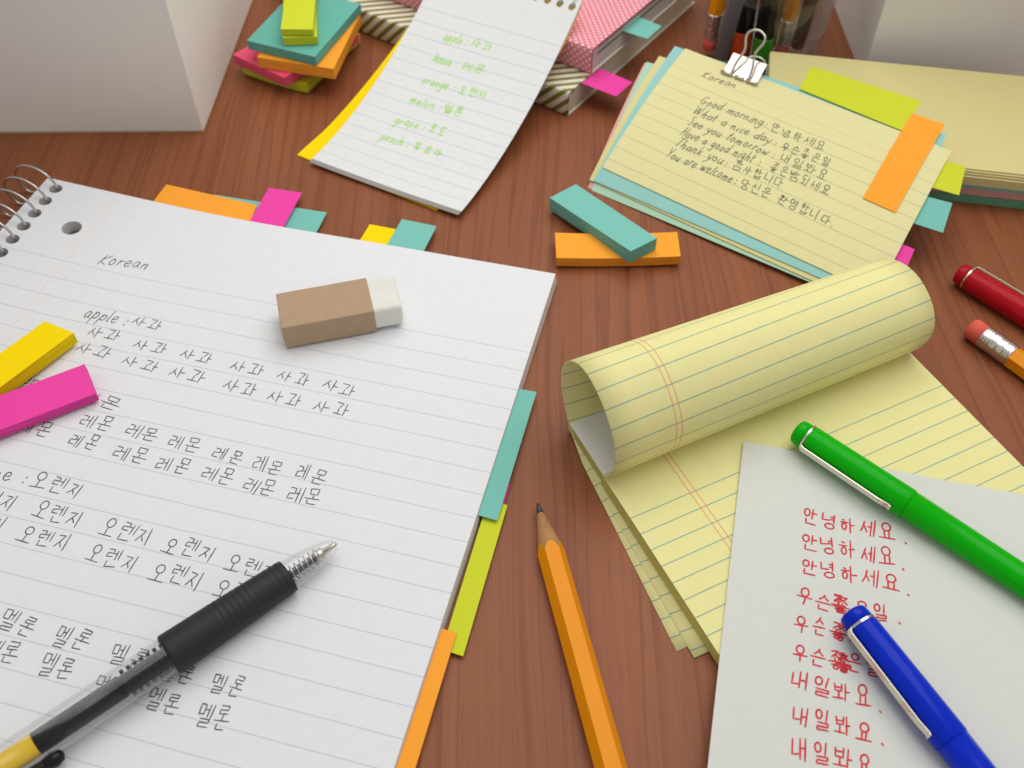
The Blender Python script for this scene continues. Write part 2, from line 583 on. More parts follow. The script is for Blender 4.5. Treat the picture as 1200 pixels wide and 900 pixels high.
JV = {'ㅏ': [[(.25, 1), (.2, 0)], [(.22, .5), (1, .52)]], 'ㅓ': [[(0, .55), (.65, .55)], [(.68, 1), (.63, 0)]],
      'ㅣ': [[(.55, 1), (.42, 0)]], 'ㅔ': [[(0, .55), (.42, .56)], [(.45, .95), (.4, .05)], [(.98, 1), (.9, 0)]],
      'ㅐ': [[(.1, .95), (.05, .05)], [(.08, .5), (.72, .52)], [(.78, 1), (.72, 0)]],
      'ㅕ': [[(0, .7), (.6, .72)], [(0, .38), (.6, .4)], [(.64, 1), (.6, 0)]],
      'ㅗ': [[(.5, 1), (.48, .12)], [(0, .1), (1, .08)]], 'ㅜ': [[(0, .88), (1, .9)], [(.52, .88), (.48, 0)]],
      'ㅛ': [[(.33, 1), (.34, .12)], [(.66, 1), (.64, .12)], [(0, .08), (1, .1)]], 'ㅡ': [[(0, .5), (1, .52)]]}
CHO = 'ㄱㄲㄴㄷㄸㄹㅁㅂㅃㅅㅆㅇㅈㅉㅊㅋㅌㅍㅎ'
JUNG = ['ㅏ', 'ㅐ', 'ㅑ', 'ㅒ', 'ㅓ', 'ㅔ', 'ㅕ', 'ㅖ', 'ㅗ', 'ㅗㅏ', 'ㅙ', 'ㅗㅣ', 'ㅛ', 'ㅜ', 'ㅝ', 'ㅞ', 'ㅟ', 'ㅠ', 'ㅡ', 'ㅢ', 'ㅣ']
JONG = [''] + list('ㄱㄲㄳㄴㄵㄶㄷㄹㄺㄻㄼㄽㄾㄿㅀㅁㅂㅄㅅㅆㅇㅈㅊㅋㅌㅍㅎ')


def ring_stroke(x0, y0, x1, y1):
    cx, cy, rx, ry = (x0 + x1) / 2, (y0 + y1) / 2, (x1 - x0) / 2, (y1 - y0) / 2
    a0 = 1.7 + random.uniform(-.3, .3)
    return [(cx + rx * math.cos(a0 + t), cy + ry * math.sin(a0 + t)) for t in np.linspace(0, 2 * math.pi * 1.03, 17)]


def jamo(tab, j, box):
    x0, y0, x1, y1 = box
    out = []
    for s in tab[j]:
        if s == 'o': out.append(ring_stroke(x0 + .04, y0, x1 - .04, y1))
        elif s == 'oh': out.append(ring_stroke(x0 + (x1 - x0) * .2, y0, x1 - (x1 - x0) * .2, y0 + (y1 - y0) * .62))
        else:
            jx, jy = random.uniform(-.035, .035), random.uniform(-.035, .035)
            out.append([(x0 + (x1 - x0) * x + jx + random.uniform(-.025, .025), y0 + (y1 - y0) * y + jy + random.uniform(-.025, .025)) for x, y in s])
    return out


def hangul(ch):
    k = ord(ch) - 0xAC00
    c, v, f = CHO[k // 588], JUNG[(k % 588) // 28], JONG[k % 28]
    st = []
    if v in ('ㅗㅏ', 'ㅗㅣ'):
        lo = .42 if f else 0.02
        st += jamo(JC, c, (.08, lo + (1 - lo) * .56, .56, .98)) + jamo(JV, 'ㅗ', (0, lo + (1 - lo) * .06, .66, lo + (1 - lo) * .5))
        st += jamo(JV, v[1], (.7, lo, 1.02, 1))
        if f: st += jamo(JC, f, (.22, 0, .9, .34))
    elif v in 'ㅗㅜㅛㅡ':
        if f:
            st += jamo(JC, c, (.2, .66, .8, 1)) + jamo(JV, v, (0, .38, 1, .62) if v != 'ㅡ' else (0, .4, 1, .56)) + jamo(JC, f, (.2, 0, .82, .3))
        else:
            st += jamo(JC, c, (.18, .5, .8, 1)) + jamo(JV, v, (0, 0, 1, .46))
    else:
        wide = v in 'ㅔㅐ'
        xs = .5 if wide else .58
        if f:
            st += jamo(JC, c, (.04, .52, xs - .06, .96)) + jamo(JV, v, (xs, .42, 1, 1)) + jamo(JC, f, (.22, 0, .94, .34))
        else:
            st += jamo(JC, c, (.02, .18, xs - .06, .86)) + jamo(JV, v, (xs, 0, 1, 1))
    return st, 1.0


LAT = {  # width, strokes; baseline 0, x-height .5, ascender 1
    'a': (.5, [[(.42, .45), (.22, .5), (.05, .25), (.18, 0), (.4, .2), (.44, .48), (.42, .1), (.52, .02)]]),
    'c': (.42, [[(.4, .42), (.22, .5), (.04, .25), (.18, .0), (.42, .1)]]),
    'd': (.52, [[(.42, .42), (.22, .5), (.05, .25), (.18, 0), (.4, .2)], [(.52, 1), (.44, .3), (.46, .02)]]),
    'e': (.44, [[(.06, .24), (.36, .3), (.3, .5), (.1, .42), (.05, .15), (.2, 0), (.44, .1)]]),
    'g': (.5, [[(.42, .42), (.22, .5), (.05, .28), (.18, .05), (.4, .25), (.44, .46), (.38, -.25), (.2, -.42), (.04, -.28)]]),
    'h': (.5, [[(.14, 1), (.04, 0)], [(.06, .22), (.28, .48), (.38, .36), (.36, .02), (.46, .02)]]),
    'i': (.2, [[(.12, .48), (.08, .02), (.16, .02)], [(.15, .74), (.17, .7)]]),
    'k': (.46, [[(.14, 1), (.04, 0)], [(.4, .48), (.1, .22), (.44, .0)]]),
    'l': (.2, [[(.16, 1), (.06, .08), (.16, .02)]]),
    'm': (.76, [[(.08, .48), (.04, 0)], [(.06, .25), (.26, .48), (.34, .36), (.32, 0)], [(.34, .28), (.54, .48), (.62, .36), (.6, .02), (.7, .03)]]),
    'n': (.5, [[(.08, .48), (.04, 0)], [(.06, .25), (.28, .48), (.38, .36), (.36, .02), (.46, .03)]]),
    'o': (.48, [[(.25, .5), (.06, .3), (.14, .03), (.34, .06), (.42, .3), (.25, .5), (.36, .46)]]),
    'p': (.5, [[(.1, .5), (.0, -.42)], [(.06, .25), (.26, .5), (.42, .3), (.28, .02), (.06, .1)]]),
    'r': (.36, [[(.08, .48), (.04, 0)], [(.06, .25), (.2, .44), (.36, .44)]]),
    't': (.36, [[(.22, .86), (.14, .1), (.26, .0)], [(.02, .54), (.36, .56)]]),
    'u': (.5, [[(.06, .48), (.05, .12), (.2, 0), (.38, .2), (.42, .48), (.4, .04), (.5, .02)]]),
    'v': (.44, [[(.04, .48), (.18, .0), (.4, .5)]]),
    'w': (.66, [[(.04, .48), (.14, .0), (.32, .38), (.42, .0), (.62, .5)]]),
    'y': (.46, [[(.06, .48), (.12, .16), (.3, .16)], [(.44, .5), (.28, -.1), (.06, -.42)]]),
    'G': (.62, [[(.58, .84), (.34, 1), (.06, .6), (.1, .15), (.34, 0), (.54, .2), (.54, .42), (.34, .4)]]),
    'H': (.6, [[(.1, 1), (.04, 0)], [(.54, 1), (.46, 0)], [(.06, .5), (.5, .54)]]),
    'K': (.54, [[(.14, 1), (.04, 0)], [(.56, 1), (.08, .42), (.5, .02)]]),
    'S': (.5, [[(.46, .86), (.28, 1), (.1, .8), (.4, .42), (.3, .05), (.04, .1)]]),
    'T': (.56, [[(.02, .96), (.58, 1)], [(.32, .98), (.24, 0)]]),
    'W': (.82, [[(.04, .98), (.16, .02), (.4, .8), (.52, .02), (.8, 1)]]),
    'Y': (.56, [[(.04, 1), (.26, .5)], [(.56, 1), (.14, 0)]]),
    ':': (.24, [[(.1, .5), (.13, .4)], [(.06, .13), (.09, .03)]]),
    '.': (.24, [[(.08, .1), (.13, .0)]]),
}


class Writing:
    """collects ink strokes on one sheet; the ink follows the sheet's surface"""
    def __init__(self, fn, width):
        self.fn, self.w, self.mb, self.k = fn, width, MB(), 0
    def stroke(self, pts, curve):
        pts = [np.asarray(p, float) for p in pts]
        if curve and len(pts) > 2: pts = smooth_path(pts, 4)
        elif len(pts) > 1:
            out = []
            for a, b in zip(pts[:-1], pts[1:]):
                for t in np.linspace(0, 1, 4)[:-1]: out.append(a + (b - a) * t)
            pts = out + [pts[-1]]
        vs = []
        self.k += 1
        lift = 0.006 + 0.0006 * (self.k % 7)
        for i, p in enumerate(pts):
            t = pts[min(i + 1, len(pts) - 1)] - pts[max(i - 1, 0)]
            t = unit(t) if np.linalg.norm(t) > 1e-9 else np.array([1.0, 0])
            if i == 0: p = p - t * self.w * .3
            if i == len(pts) - 1: p = p + t * self.w * .3
            nrm = np.array([-t[1], t[0]])
            h = self.w / 2 * random.uniform(.8, 1.1) * (0.75 if i in (0, len(pts) - 1) else 1)
            for s in (1, -1):
                q = p + nrm * h * s
                P = self.fn(*q)
                e = 1e-3
                n = unit(np.cross(self.fn(q[0] + e, q[1]) - P, P - self.fn(q[0], q[1] + e)))
                if n[2] < 0: n = -n
                vs.append(P + n * lift)
        self.mb.add(vs, [(2 * i, 2 * i + 1, 2 * i + 3, 2 * i + 2) for i in range(len(pts) - 1)])
    def word(self, text, pa, pb, h, latin_h=None, slant=0.0):
        """text with its baseline from pixel pa to pixel pb; h = height of a syllable in cm"""
        a = np.array(uv_at(self.fn, *pa)); b = np.array(uv_at(self.fn, *pb))
        d = b - a
        L = np.linalg.norm(d)
        x = d / L
        y = np.array([x[1], -x[0]])          # towards smaller v = up the page
        glyphs, tot = [], 0.0
        gap = 0.0
        for ch in text:
            if ch == ' ':
                tot += .52 if not glyphs or not glyphs[-1][3] else .6
                continue
            if 0xAC00 <= ord(ch) <= 0xD7A3: g, w, k = *hangul(ch), True
            else: w, g = LAT[ch]; k = False
            glyphs.append((g, tot, w, k))
            tot += w + (.32 if k else .13)
        tot -= .22
        sx = L / tot
        for g, off, w, k in glyphs:
            rot = random.uniform(-.09, .09)
            dy = random.uniform(-.06, .06) * h
            zx, zy = random.uniform(.88, 1.08), random.uniform(.88, 1.12)
            hh = (h if k else (latin_h or h)) * zy
            for s in g:
                pts = []
                for (px, py) in s:
                    X, Y = (off + px) * sx, py * hh + dy
                    X += slant * Y
                    c = (off + .5 * w) * sx
                    X, Y = c + (X - c) * zx - rot * Y, Y + rot * (X - c)
                    pts.append(a + x * X + y * Y)
                self.stroke(pts, (not k) or len(s) > 8)
    def build(self, mat, parent): return self.mb.build('handwriting', mat, parent)


# ------------------------------------------------------------------ the desk (setting)
nx, ny = 2, 2
desk = box_mb((-95, -60, -3), (190, 0, 0), (0, 190, 0), (0, 0, 3)).build('table', M['wood'], base=(0, 35, 0))
props(desk, kind='structure', label='reddish brown wooden table top with vertical grain')


# ------------------------------------------------------------------ white boxes at the back
def white_box(corner, ex, ey, h, label):
    b = thing('white_box', label, 'box', np.r_[corner[:2], 0])
    o = np.r_[corner[:2], 0.06]
    t = 0.25
    ux, uy = unit(ex), unit(ey)
    bevel(box_mb(o, ex, ey, Z * h).build('body', M['white_board'], b), 0.05)
    box_mb(o + ux * .02 + uy * .02 - Z * .06, np.asarray(ex) - ux * .04, np.asarray(ey) - uy * .04, Z * .06).build('base', M['board_edge'], b)


p = G(239, 155, 0)
white_box(p, np.array([-34.0, -0.35, 0]), np.array([0.6, 26, 0]), 26.0, 'large plain white box at the back left corner of the table')
p = G(1009, 93, 0)
white_box(p, np.array([34.0, -0.3, 0]), np.array([0.35, 22, 0]), 26.0, 'large plain white box at the back right behind the yellow cards')


# ------------------------------------------------------------------ big spiral notebook
nb_tr = G(651, 322, 0.46)
nb_x, nb_d = dirv(-14.4), dirv(-14.4 - 90)
NW, NL = 22.35, 27.9


def nb(u, v):
    left = max(0.0, 1 - u / 9.0)
    right = max(0.0, 1 - (NW - u) / 7.0)
    top = max(0.0, 1 - v / 9.0)
    return nb_tr + nb_x * (u - NW) + nb_d * v + Z * (0.42 * left ** 2 + 0.04 * right ** 2 * top + 0.03 * math.sin(u * .4) * top + 0.018 * math.sin(u * .55 + v * .3) * min(1, (NW - u) / 4))





def drill(o, centres, r, axis_u):
    """through holes, cut with a boolean"""
    mb = MB()
    bm = bmesh.new(); bm.from_mesh(o.data)
    bmesh.ops.remove_doubles(bm, verts=bm.verts, dist=1e-6)
    bmesh.ops.recalc_face_normals(bm, faces=bm.faces)
    bm.to_mesh(o.data); bm.free()
    for c in centres: lathe(np.asarray(c) - Z * 3, Z, [(0, r), (6, r)], 20, True, mb)
    bpy.context.view_layer.update()
    cut = mb.build('cutter', o.data.materials[1], base=(0, 0, 0))
    md = o.modifiers.new('holes', 'BOOLEAN')
    md.operation, md.solver, md.object = 'DIFFERENCE', 'EXACT', cut
    dg = bpy.context.evaluated_depsgraph_get()
    me = bpy.data.meshes.new_from_object(o.evaluated_get(dg))
    o.modifiers.remove(md)
    o.data = me
    bpy.data.objects.remove(cut)


book = thing('spiral_notebook', 'large white spiral notebook with rows of handwritten Korean words, open at the left', 'notebook', nb(NW / 2, NL / 2) * [1, 1, 0])
us = lin(0, 9, 15) + lin(9, NW, 14)[1:]
us, vs = us, lin(0, NL, 16)


def nb_bottom(u, v, p):
    q = p.copy(); q[2] = 0.05 + 0.3 * max(0.0, 1 - u / 9.0) ** 2
    return q + nb_x * 0.07 * (u / NW) ** 6
blk = slab(nb, us, vs, 0.4, bottom=nb_bottom).build('page_block', [M['note_paper'], M['note_edge']], book)
hole_px = [(65.3, 221.3), (52.7, 235.7), (39.3, 250.3), (26.7, 265.6), (12.7, 280.7), (1.3, 296)]
h0 = np.array(uv_at(nb, *hole_px[0])); h5 = np.array(uv_at(nb, *hole_px[5]))
pitch = (h5 - h0) / 5
holes = [h0 + pitch * k for k in range(28)]
drill(blk, [nb(*h) for h in holes], 0.27, None)
pc = np.array(uv_at(nb, 84, 267))
drill(blk, [nb(*pc)], 0.4, None)
cov = lambda u, v: nb_tr * [1, 1, 0] + nb_x * (u - NW) + nb_d * v + Z * (0.05 + .3 * max(0.0, 1 - u / 9.0) ** 2)
slab(cov, lin(1.6, NW - .25, 12), [.1, NL + .1], 0.045).build('back_cover', M['grey_plastic'], book)
for k in range(14):
    h = nb(*holes[k]) - Z * 0.25
    cx = h - nb_x * 1.0 + Z * 0.15
    pts = []
    for t in np.linspace(-.55, 2 * math.pi - 1.15, 30):
        pts.append(cx + nb_x * 1.05 * math.cos(t) + Z * 0.98 * math.sin(t) * (1.0) + nb_d * (.05 + 0.42 * (t / 6.28)) * -1)
    pts = [q if q[2] > .08 else np.array([q[0], q[1], .08]) for q in pts]
    sweep(pts, 0.055, 10).build('wire_ring', M['steel'], book, smooth=True)

nbw = Writing(nb, 0.037)
nbw.word('Korean', (114, 309), (170, 315), .62, slant=.25)
nbw.word('apple :', (97, 371), (145, 382), .55, .62, slant=.12)
nbw.word('사과', (152, 380), (186, 387.5), .5)
for (x0, x1, y) in ((101, 137, 401), (154, 193, 416), (209, 245, 427.5), (268, 307, 442), (322, 361, 453.5), (376, 414, 465),
                    (86, 125, 421.5), (140, 182, 437), (196, 237, 450), (258, 298, 466), (312, 350, 478), (366, 406, 489.5)):
    nbw.word('사과', (x0, y - .235 * (x1 - x0)), (x1, y), .52)
nbw.word('lemon :', (20, 447), (78, 464), .55, .62)
nbw.word('레몬', (88, 468), (138, 482), .55)
for (x0, x1, y) in ((91, 127, 507), (144, 181, 519), (195, 231, 531), (246, 282, 544.5), (294, 328, 557.5), (344, 379, 568.5),
                    (18, 56, 514), (77, 111, 528.5), (130, 168, 545), (181, 218, 558), (234, 270, 569.5), (283, 318, 583), (335, 372, 595)):
    nbw.word('레몬', (x0, y - .235 * (x1 - x0)), (x1, y), .58)
nbw.word('orange :', (-62, 548), (27, 568), .55, .62)
for (x0, x1, y) in ((34, 92, 585), (-46, 15, 599), (35, 93, 618.5), (113, 174, 641), (187, 248, 661), (262, 322, 682),
                    (-60, -2, 628), (18, 78, 647.5), (98, 157, 671), (173, 233, 693), (248, 308, 714)):
    nbw.word('오렌지', (x0, y - .25 * (x1 - x0)), (x1, y), .6)
for (x0, x1, y) in ((-6, 36, 746), (57, 98, 765.5), (125, 167, 787), (186, 222, 804), (243, 281, 820),
                    (-24, 16, 780), (42, 80, 800), (108, 146, 820), (168, 208, 838.5), (227, 266, 858)):
    nbw.word('멜론', (x0, y - .24 * (x1 - x0)), (x1, y), .62)
nbw.build(M['graphite'], book)


# ------------------------------------------------------------------ page flags
def flag(px, zs, colour, label, group, curl=0.0, t=0.018):
    q = [G(x, y, z) for (x, y), z in zip(px, zs)]
    fn = patch(*q, curl=curl)
    mb = slab(fn, lin(0, fn.W, 9), lin(0, fn.L, 5), t, mi_side=0)
    o = mb.build('page_flag', M['s_' + colour], base=np.mean(q, 0), smooth=False)
    return props(o, label, 'page flag', group)


GN = 'page flags sticking out of the spiral notebook'
flag([(251, 228), (383, 249), (369, 276), (236, 252)], (.16, .18, .20, .20), 'teal', 'long teal page flag beneath the orange and pink flags at the notebook top', GN)
flag([(195, 216), (301, 240), (293, 261), (178, 238)], (.26, .26, .30, .30), 'orange', 'long orange page flag on the top edge of the spiral notebook', GN)
flag([(315, 220), (354, 225.7), (331, 268), (291.5, 261)], (.38, .36, .38, .38), 'pink', 'upright pink page flag on the top edge of the spiral notebook', GN)
flag([(433.3, 262.7), (464, 268.5), (452, 291), (419, 286)], (.22, .22, .24, .24), 'yellow', 'short yellow page flag tucked beside a teal flag on the notebook top', GN)
flag([(471, 256.7), (511.7, 265), (494, 299), (451.5, 290)], (.32, .30, .34, .34), 'teal', 'short teal page flag beside the yellow flag on the notebook top edge', GN)
flag([(593, 566), (597.5, 567), (590.5, 592), (584, 590.5)], (.12, .12, .12, .12), 'pink', 'thin sliver of pink page flag beneath the teal flag on the notebook right', GN)
flag([(608.0, 455.5), (628.8, 459.2), (582.7, 609.9), (560, 603.5)], (.36, .30, .30, .36), 'teal', 'long teal page flag along the right edge of the spiral notebook', GN)
flag([(572, 585), (594.7, 592), (542.7, 769), (518, 761)], (.20, .16, .16, .20), 'lime', 'long lime page flag along the right edge of the spiral notebook', GN)
flag([(514, 735.5), (535.2, 741.3), (474, 942), (447, 935)], (.30, .26, .26, .30), 'orange', 'orange page flag on the lower right edge of the spiral notebook', GN)


# ------------------------------------------------------------------ pads of sticky flags and notes
def complete(A, B, C): return A + (C - B)


def note_pad(name, q, thick, colour, label, cat, group=None, curl=0.0, sag=0.0, under=None, nu=13):
    """block of sticky paper; q = four top corners in cm"""
    fn = patch(*q, curl=curl, sag=sag)
    def bot(u, v, p):
        s, t = u / fn.W, v / fn.L
        return p - Z * thick
    mb = slab(fn, lin(0, fn.W, nu), lin(0, fn.L, nu if sag else 5), thick, bottom=bot)
    o = mb.build(name, [M['s_' + colour], M['e_' + colour]], base=np.mean(q, 0) - Z * thick)
    return props(o, label, cat, group)


# two on the table
q = [G(650.3, 274.2, .52), G(793.3, 273.3, .52), G(797.5, 301.7, .52), G(652, 303.7, .52)]
note_pad('flag_pad', q, .43, 'orange', 'narrow orange pad of flags lying on the table under the teal pad', 'flag pad', 'narrow pads of sticky flags', curl=0.07, nu=19)
q = [G(675, 215.8, .8), G(770, 279.2, 1.18), G(739.2, 294.5, 1.18), G(644.2, 231.7, .8)]
note_pad('flag_pad', q, .62, 'teal', 'narrow teal pad of flags leaning across the orange pad', 'flag pad', 'narrow pads of sticky flags', curl=0.0)
# two on the notebook
z = 1.16
a, b, c = G(52.4, 376.4, z + .05), G(86, 390, z), G(0, 454, z + .1)
d1 = unit(c - b) * 5.0
note_pad('flag_pad', [a, b, b + d1, a + d1], .5, 'yellow', 'narrow yellow pad of flags on the notebook left edge', 'flag pad', 'narrow pads of sticky flags')
a, b, c = G(99, 426.6, 1.0), G(112.4, 461, .98), G(0, 504, 1.06)
d1 = unit(c - b) * 5.0
note_pad('flag_pad', [a, b, b + d1, a + d1], .36, 'pink', 'narrow pink pad of flags below the yellow pad on the notebook', 'flag pad', 'narrow pads of sticky flags')


# stack at the back
def quad3(l, f, r, z):
    A, B, C = G(*l, z), G(*f, z), G(*r, z)
    return [A, B, C, A + C - B]


GS = 'sticky note pads in the back stack'
q = quad3((284, 78.3), (359, 101), (421.7, 41), .5)
note_pad('sticky_note_pad', q, .46, 'lime', 'lime sticky note pad at the bottom of the colourful stack', 'sticky notes', GS, curl=.08)
q = quad3((273.3, 64.5), (333.3, 91.7), (420, 40), 1.08)
note_pad('sticky_note_pad', q, .5, 'rose', 'rose pink sticky note pad second from the bottom of the stack', 'sticky notes', GS, curl=.03)
q = quad3((301.3, 67.0), (390.8, 80.8), (422.5, 15.8), 1.68)
note_pad('sticky_note_pad', q, .55, 'orange', 'orange sticky note pad under the teal pad in the stack', 'sticky notes', GS)
q = quad3((289.2, 47.5), (369.2, 66.7), (422.5, 4.2), 2.18)
note_pad('sticky_note_pad', q, .45, 'teal_dark', 'teal sticky note pad near the top of the stack beneath the lime flags', 'sticky notes', GS)
A, B = G(331.5, 44.5, 2.62), G(371.5, 43, 2.62)
d1 = unit(G(370, 0, 2.62) - G(371.5, 43, 2.62)) * 5
note_pad('flag_pad', [A, B, B + d1, A + d1], .4, 'lime', 'lower lime flag pad on top of the sticky note stack', 'flag pad', 'narrow pads of sticky flags')
A, B = G(329, 34.2, 2.98), G(366.7, 34.6, 2.98)
d1 = unit(G(369.5, 0, 2.98) - B) * 5
note_pad('flag_pad', [A, B, B + d1, A + d1], .3, 'lime', 'topmost lime flag pad on the sticky note stack set slightly back', 'flag pad', 'narrow pads of sticky flags')


# ------------------------------------------------------------------ eraser
er = thing('eraser', 'white rubber eraser in a brown cardboard sleeve on the notebook', 'eraser', G(335, 407, .5))
zt = 1.62
A, B, C, D = G(323.3, 344.7, zt), G(429.2, 325, zt), G(437, 365.8, zt), G(329.2, 385, zt)
ex = unit((B - A) + (C - D)); ey = np.array([-ex[1], ex[0], 0])
Wd = np.linalg.norm(D - A) * .5 + np.linalg.norm(C - B) * .5
Ls = np.linalg.norm(B - A)
bot0 = D.copy(); bot0[2] = .54
sl = box_mb(bot0, ex * Ls, ey * Wd, Z * (zt - .54)).build('sleeve', M['kraft'], er)
bevel(sl, .045, 2)
rb = box_mb(bot0 + ex * .15 + ey * .04 + Z * .04, ex * (Ls + 1.05 - .15), ey * (Wd - .08), Z * (zt - .54 - .08)).build('rubber', M['rubber_white'], er)
bevel(rb, .17, 4)


# ------------------------------------------------------------------ pencils
def pencil(base_pt, d, length, r, label, sharpened=True, eraser=False, group='yellow pencils'):
    t = thing('pencil', label, 'pencil', base_pt * [1, 1, 0] if sharpened else base_pt * [1, 1, 0], group)
    d = unit(d)
    s = 0.0
    if sharpened:
        lathe(base_pt, d, [(0, .025), (.12, .07), (.42, .125)], 20).build('lead', M['lead'], t, smooth=True)
        # cone cut into a hexagon: scalloped edge of the paint
        n = 48
        mb = MB()
        dd, a, b = frame_of(d)
        ap = r * math.cos(math.pi / 6)
        cone0, slope = .40, (ap - .115) / 1.25
        def hexr(th):
            k = (th % (math.pi / 3)) - math.pi / 6
            return ap / math.cos(k)
        rings = []
        for k in range(n):
            th = 2 * math.pi * k / n
            R_ = hexr(th)
            rings.append((th, R_, cone0 + (R_ - .115) / slope + random.uniform(-.02, .02)))
        tip = [base_pt + d * cone0 + (a * math.cos(th) + b * math.sin(th)) * .118 for th, R_, s_ in rings]
        sc = [base_pt + d * s_ + (a * math.cos(th) + b * math.sin(th)) * R_ for th, R_, s_ in rings]
        mb.add(tip + sc, [(k, (k + 1) % n, n + (k + 1) % n, n + k) for k in range(n)] + [tuple(range(n))[::-1]])
        mb.build('sharpened_wood', M['pencil_wood'], t, smooth=True)
        end = [base_pt + d * length + (a * math.cos(th) + b * math.sin(th)) * R_ for th, R_, s_ in rings]
        mb = MB().add(sc + end, [(k, (k + 1) % n, n + (k + 1) % n, n + k) for k in range(n)] + [tuple(n + k for k in range(n))])
        o = mb.build('painted_shaft', M['pencil_paint'], t)
    else:
        lathe(base_pt, d, [(0, r * .72), (.05, r * .88), (.12, r * .95), (.75, r * .95)], 28).build('eraser_tip', M['rubber_pink'], t, smooth=True)
        prof = [(.6, r * .97), (.63, r * 1.02)]
        for q in np.linspace(.66, 1.8, 27):
            ridge = 1.0 if (.7 < q < .95 or 1.5 < q < 1.76) else 0.0
            prof.append((q, r * (1.0 + .05 * ridge * math.sin(q * 60) - (.03 if 1.15 < q < 1.3 else 0))))
        prof += [(1.84, r * 1.02), (1.87, r * .9)]
        lathe(base_pt, d, prof, 28).build('ferrule', M['ferrule'], t, smooth=True)
        lathe(base_pt, d, [(1.8, r), (length, r)], 6, phase=math.pi / 6).build('painted_shaft', M['pencil_paint'], t)
    return t


a, b = G(630, 590, .3), G(716, 900, .42)
b2 = a + (b - a) * 1.0
pencil(a, b - a, 17.5, .44, 'sharpened yellow pencil lying between the notebook and the legal pad')
a, b = G(1137, 383, .43), G(1200, 428, .43)
pencil(a, b - a, 15, .43, 'yellow pencil with coral eraser and metal band at the right edge', False)


# ------------------------------------------------------------------ clear gel pen
gp = thing('ballpoint_pen', 'clear ballpoint pen with black rubber grip lying on the notebook', 'pen', G(265, 725, .46))
zc = 1.12
tip = G(394, 637, zc - .15)
yb_ = float(np.linalg.norm(G(40, 867, zc) - tip))
back = G(90, 840, zc)
d = unit(back - tip)
lathe(tip, d, [(0, .05), (.05, .07), (.45, .12), (.5, .19), (.8, .2)], 20).build('metal_tip', M['chrome'], gp, smooth=True)
lathe(tip, d, [(.02, .15), (.1, .2), (.35, .29), (1.0, .42), (1.4, .47), (2.0, .5)], 32, caps=False).build('nose_cone', M['clear'], gp, smooth=True)
pts = [tip + d * (.7 + 1.2 * t) + (frame_of(d)[1] * math.cos(t * 44) + frame_of(d)[2] * math.sin(t * 44)) * .24 for t in np.linspace(0, 1, 110)]
sweep(pts, .028, 6).build('spring', M['steel'], gp, smooth=True)
lathe(tip, d, [(.6, .12), (2.0, .14)], 16).build('refill_nose', M['grey_plastic'], gp, smooth=True)
prof = [(1.72, .42), (1.74, .52)]
for q in np.linspace(1.8, 5.65, 120):
    s = (q - 1.8) / 3.85
    r = .53 + .10 * s ** 1.3 + .02 * math.sin(s * math.pi)
    if .28 < s < .62 or s < .12: r += .006 * math.sin(q * 34)
    prof.append((q, r))
prof += [(5.7, .61), (5.74, .5)]
lathe(tip, d, prof, 40).build('rubber_grip', M['grip'], gp, smooth=True)
lathe(tip, d, [(5.6, .5), (5.75, .565), (14.5, .54)], 40, caps=False).build('barrel', M['clear'], gp, smooth=True)
prof = [(5.6, .3)]
for k in range(7):
    q = 5.68 + .2 * k
    prof += [(q, .3), (q + .01, .42), (q + .11, .42), (q + .12, .3)]
prof += [(7.1, .3)]
lathe(tip, d, prof, 24).build('refill_coupling', M['black_plastic'], gp, smooth=False)
lathe(tip, d, [(7.1, .33), (yb_, .33)], 24).build('ink_refill', M['ink_tube'], gp, smooth=True)
lathe(tip, d, [(yb_ + .01, .33), (yb_ + 2.5, .33)], 24).build('ink_follower', M['yellow_gel'], gp, smooth=True)
# clip: black bar with a rounded end along the barrel, on the side towards the viewer
side, upv = frame_of(d)[1], frame_of(d)[2]
c0 = G(66, 888, .9)
c1 = c0 + d * 3.2
pts = smooth_path([c0 - Z * .05, c0 + d * .35 + Z * .02, c0 + d * 1.2 + Z * .08, c1], 6)
mb = MB()
sweep(pts, .17, 12, mb)
lathe(c0 - d * .05, d, [(-.16, .06), (-.1, .17), (.1, .23), (.3, .2), (.5, .14)], 16, True, mb)
mb.build('clip', M['black_plastic'], gp, smooth=True)


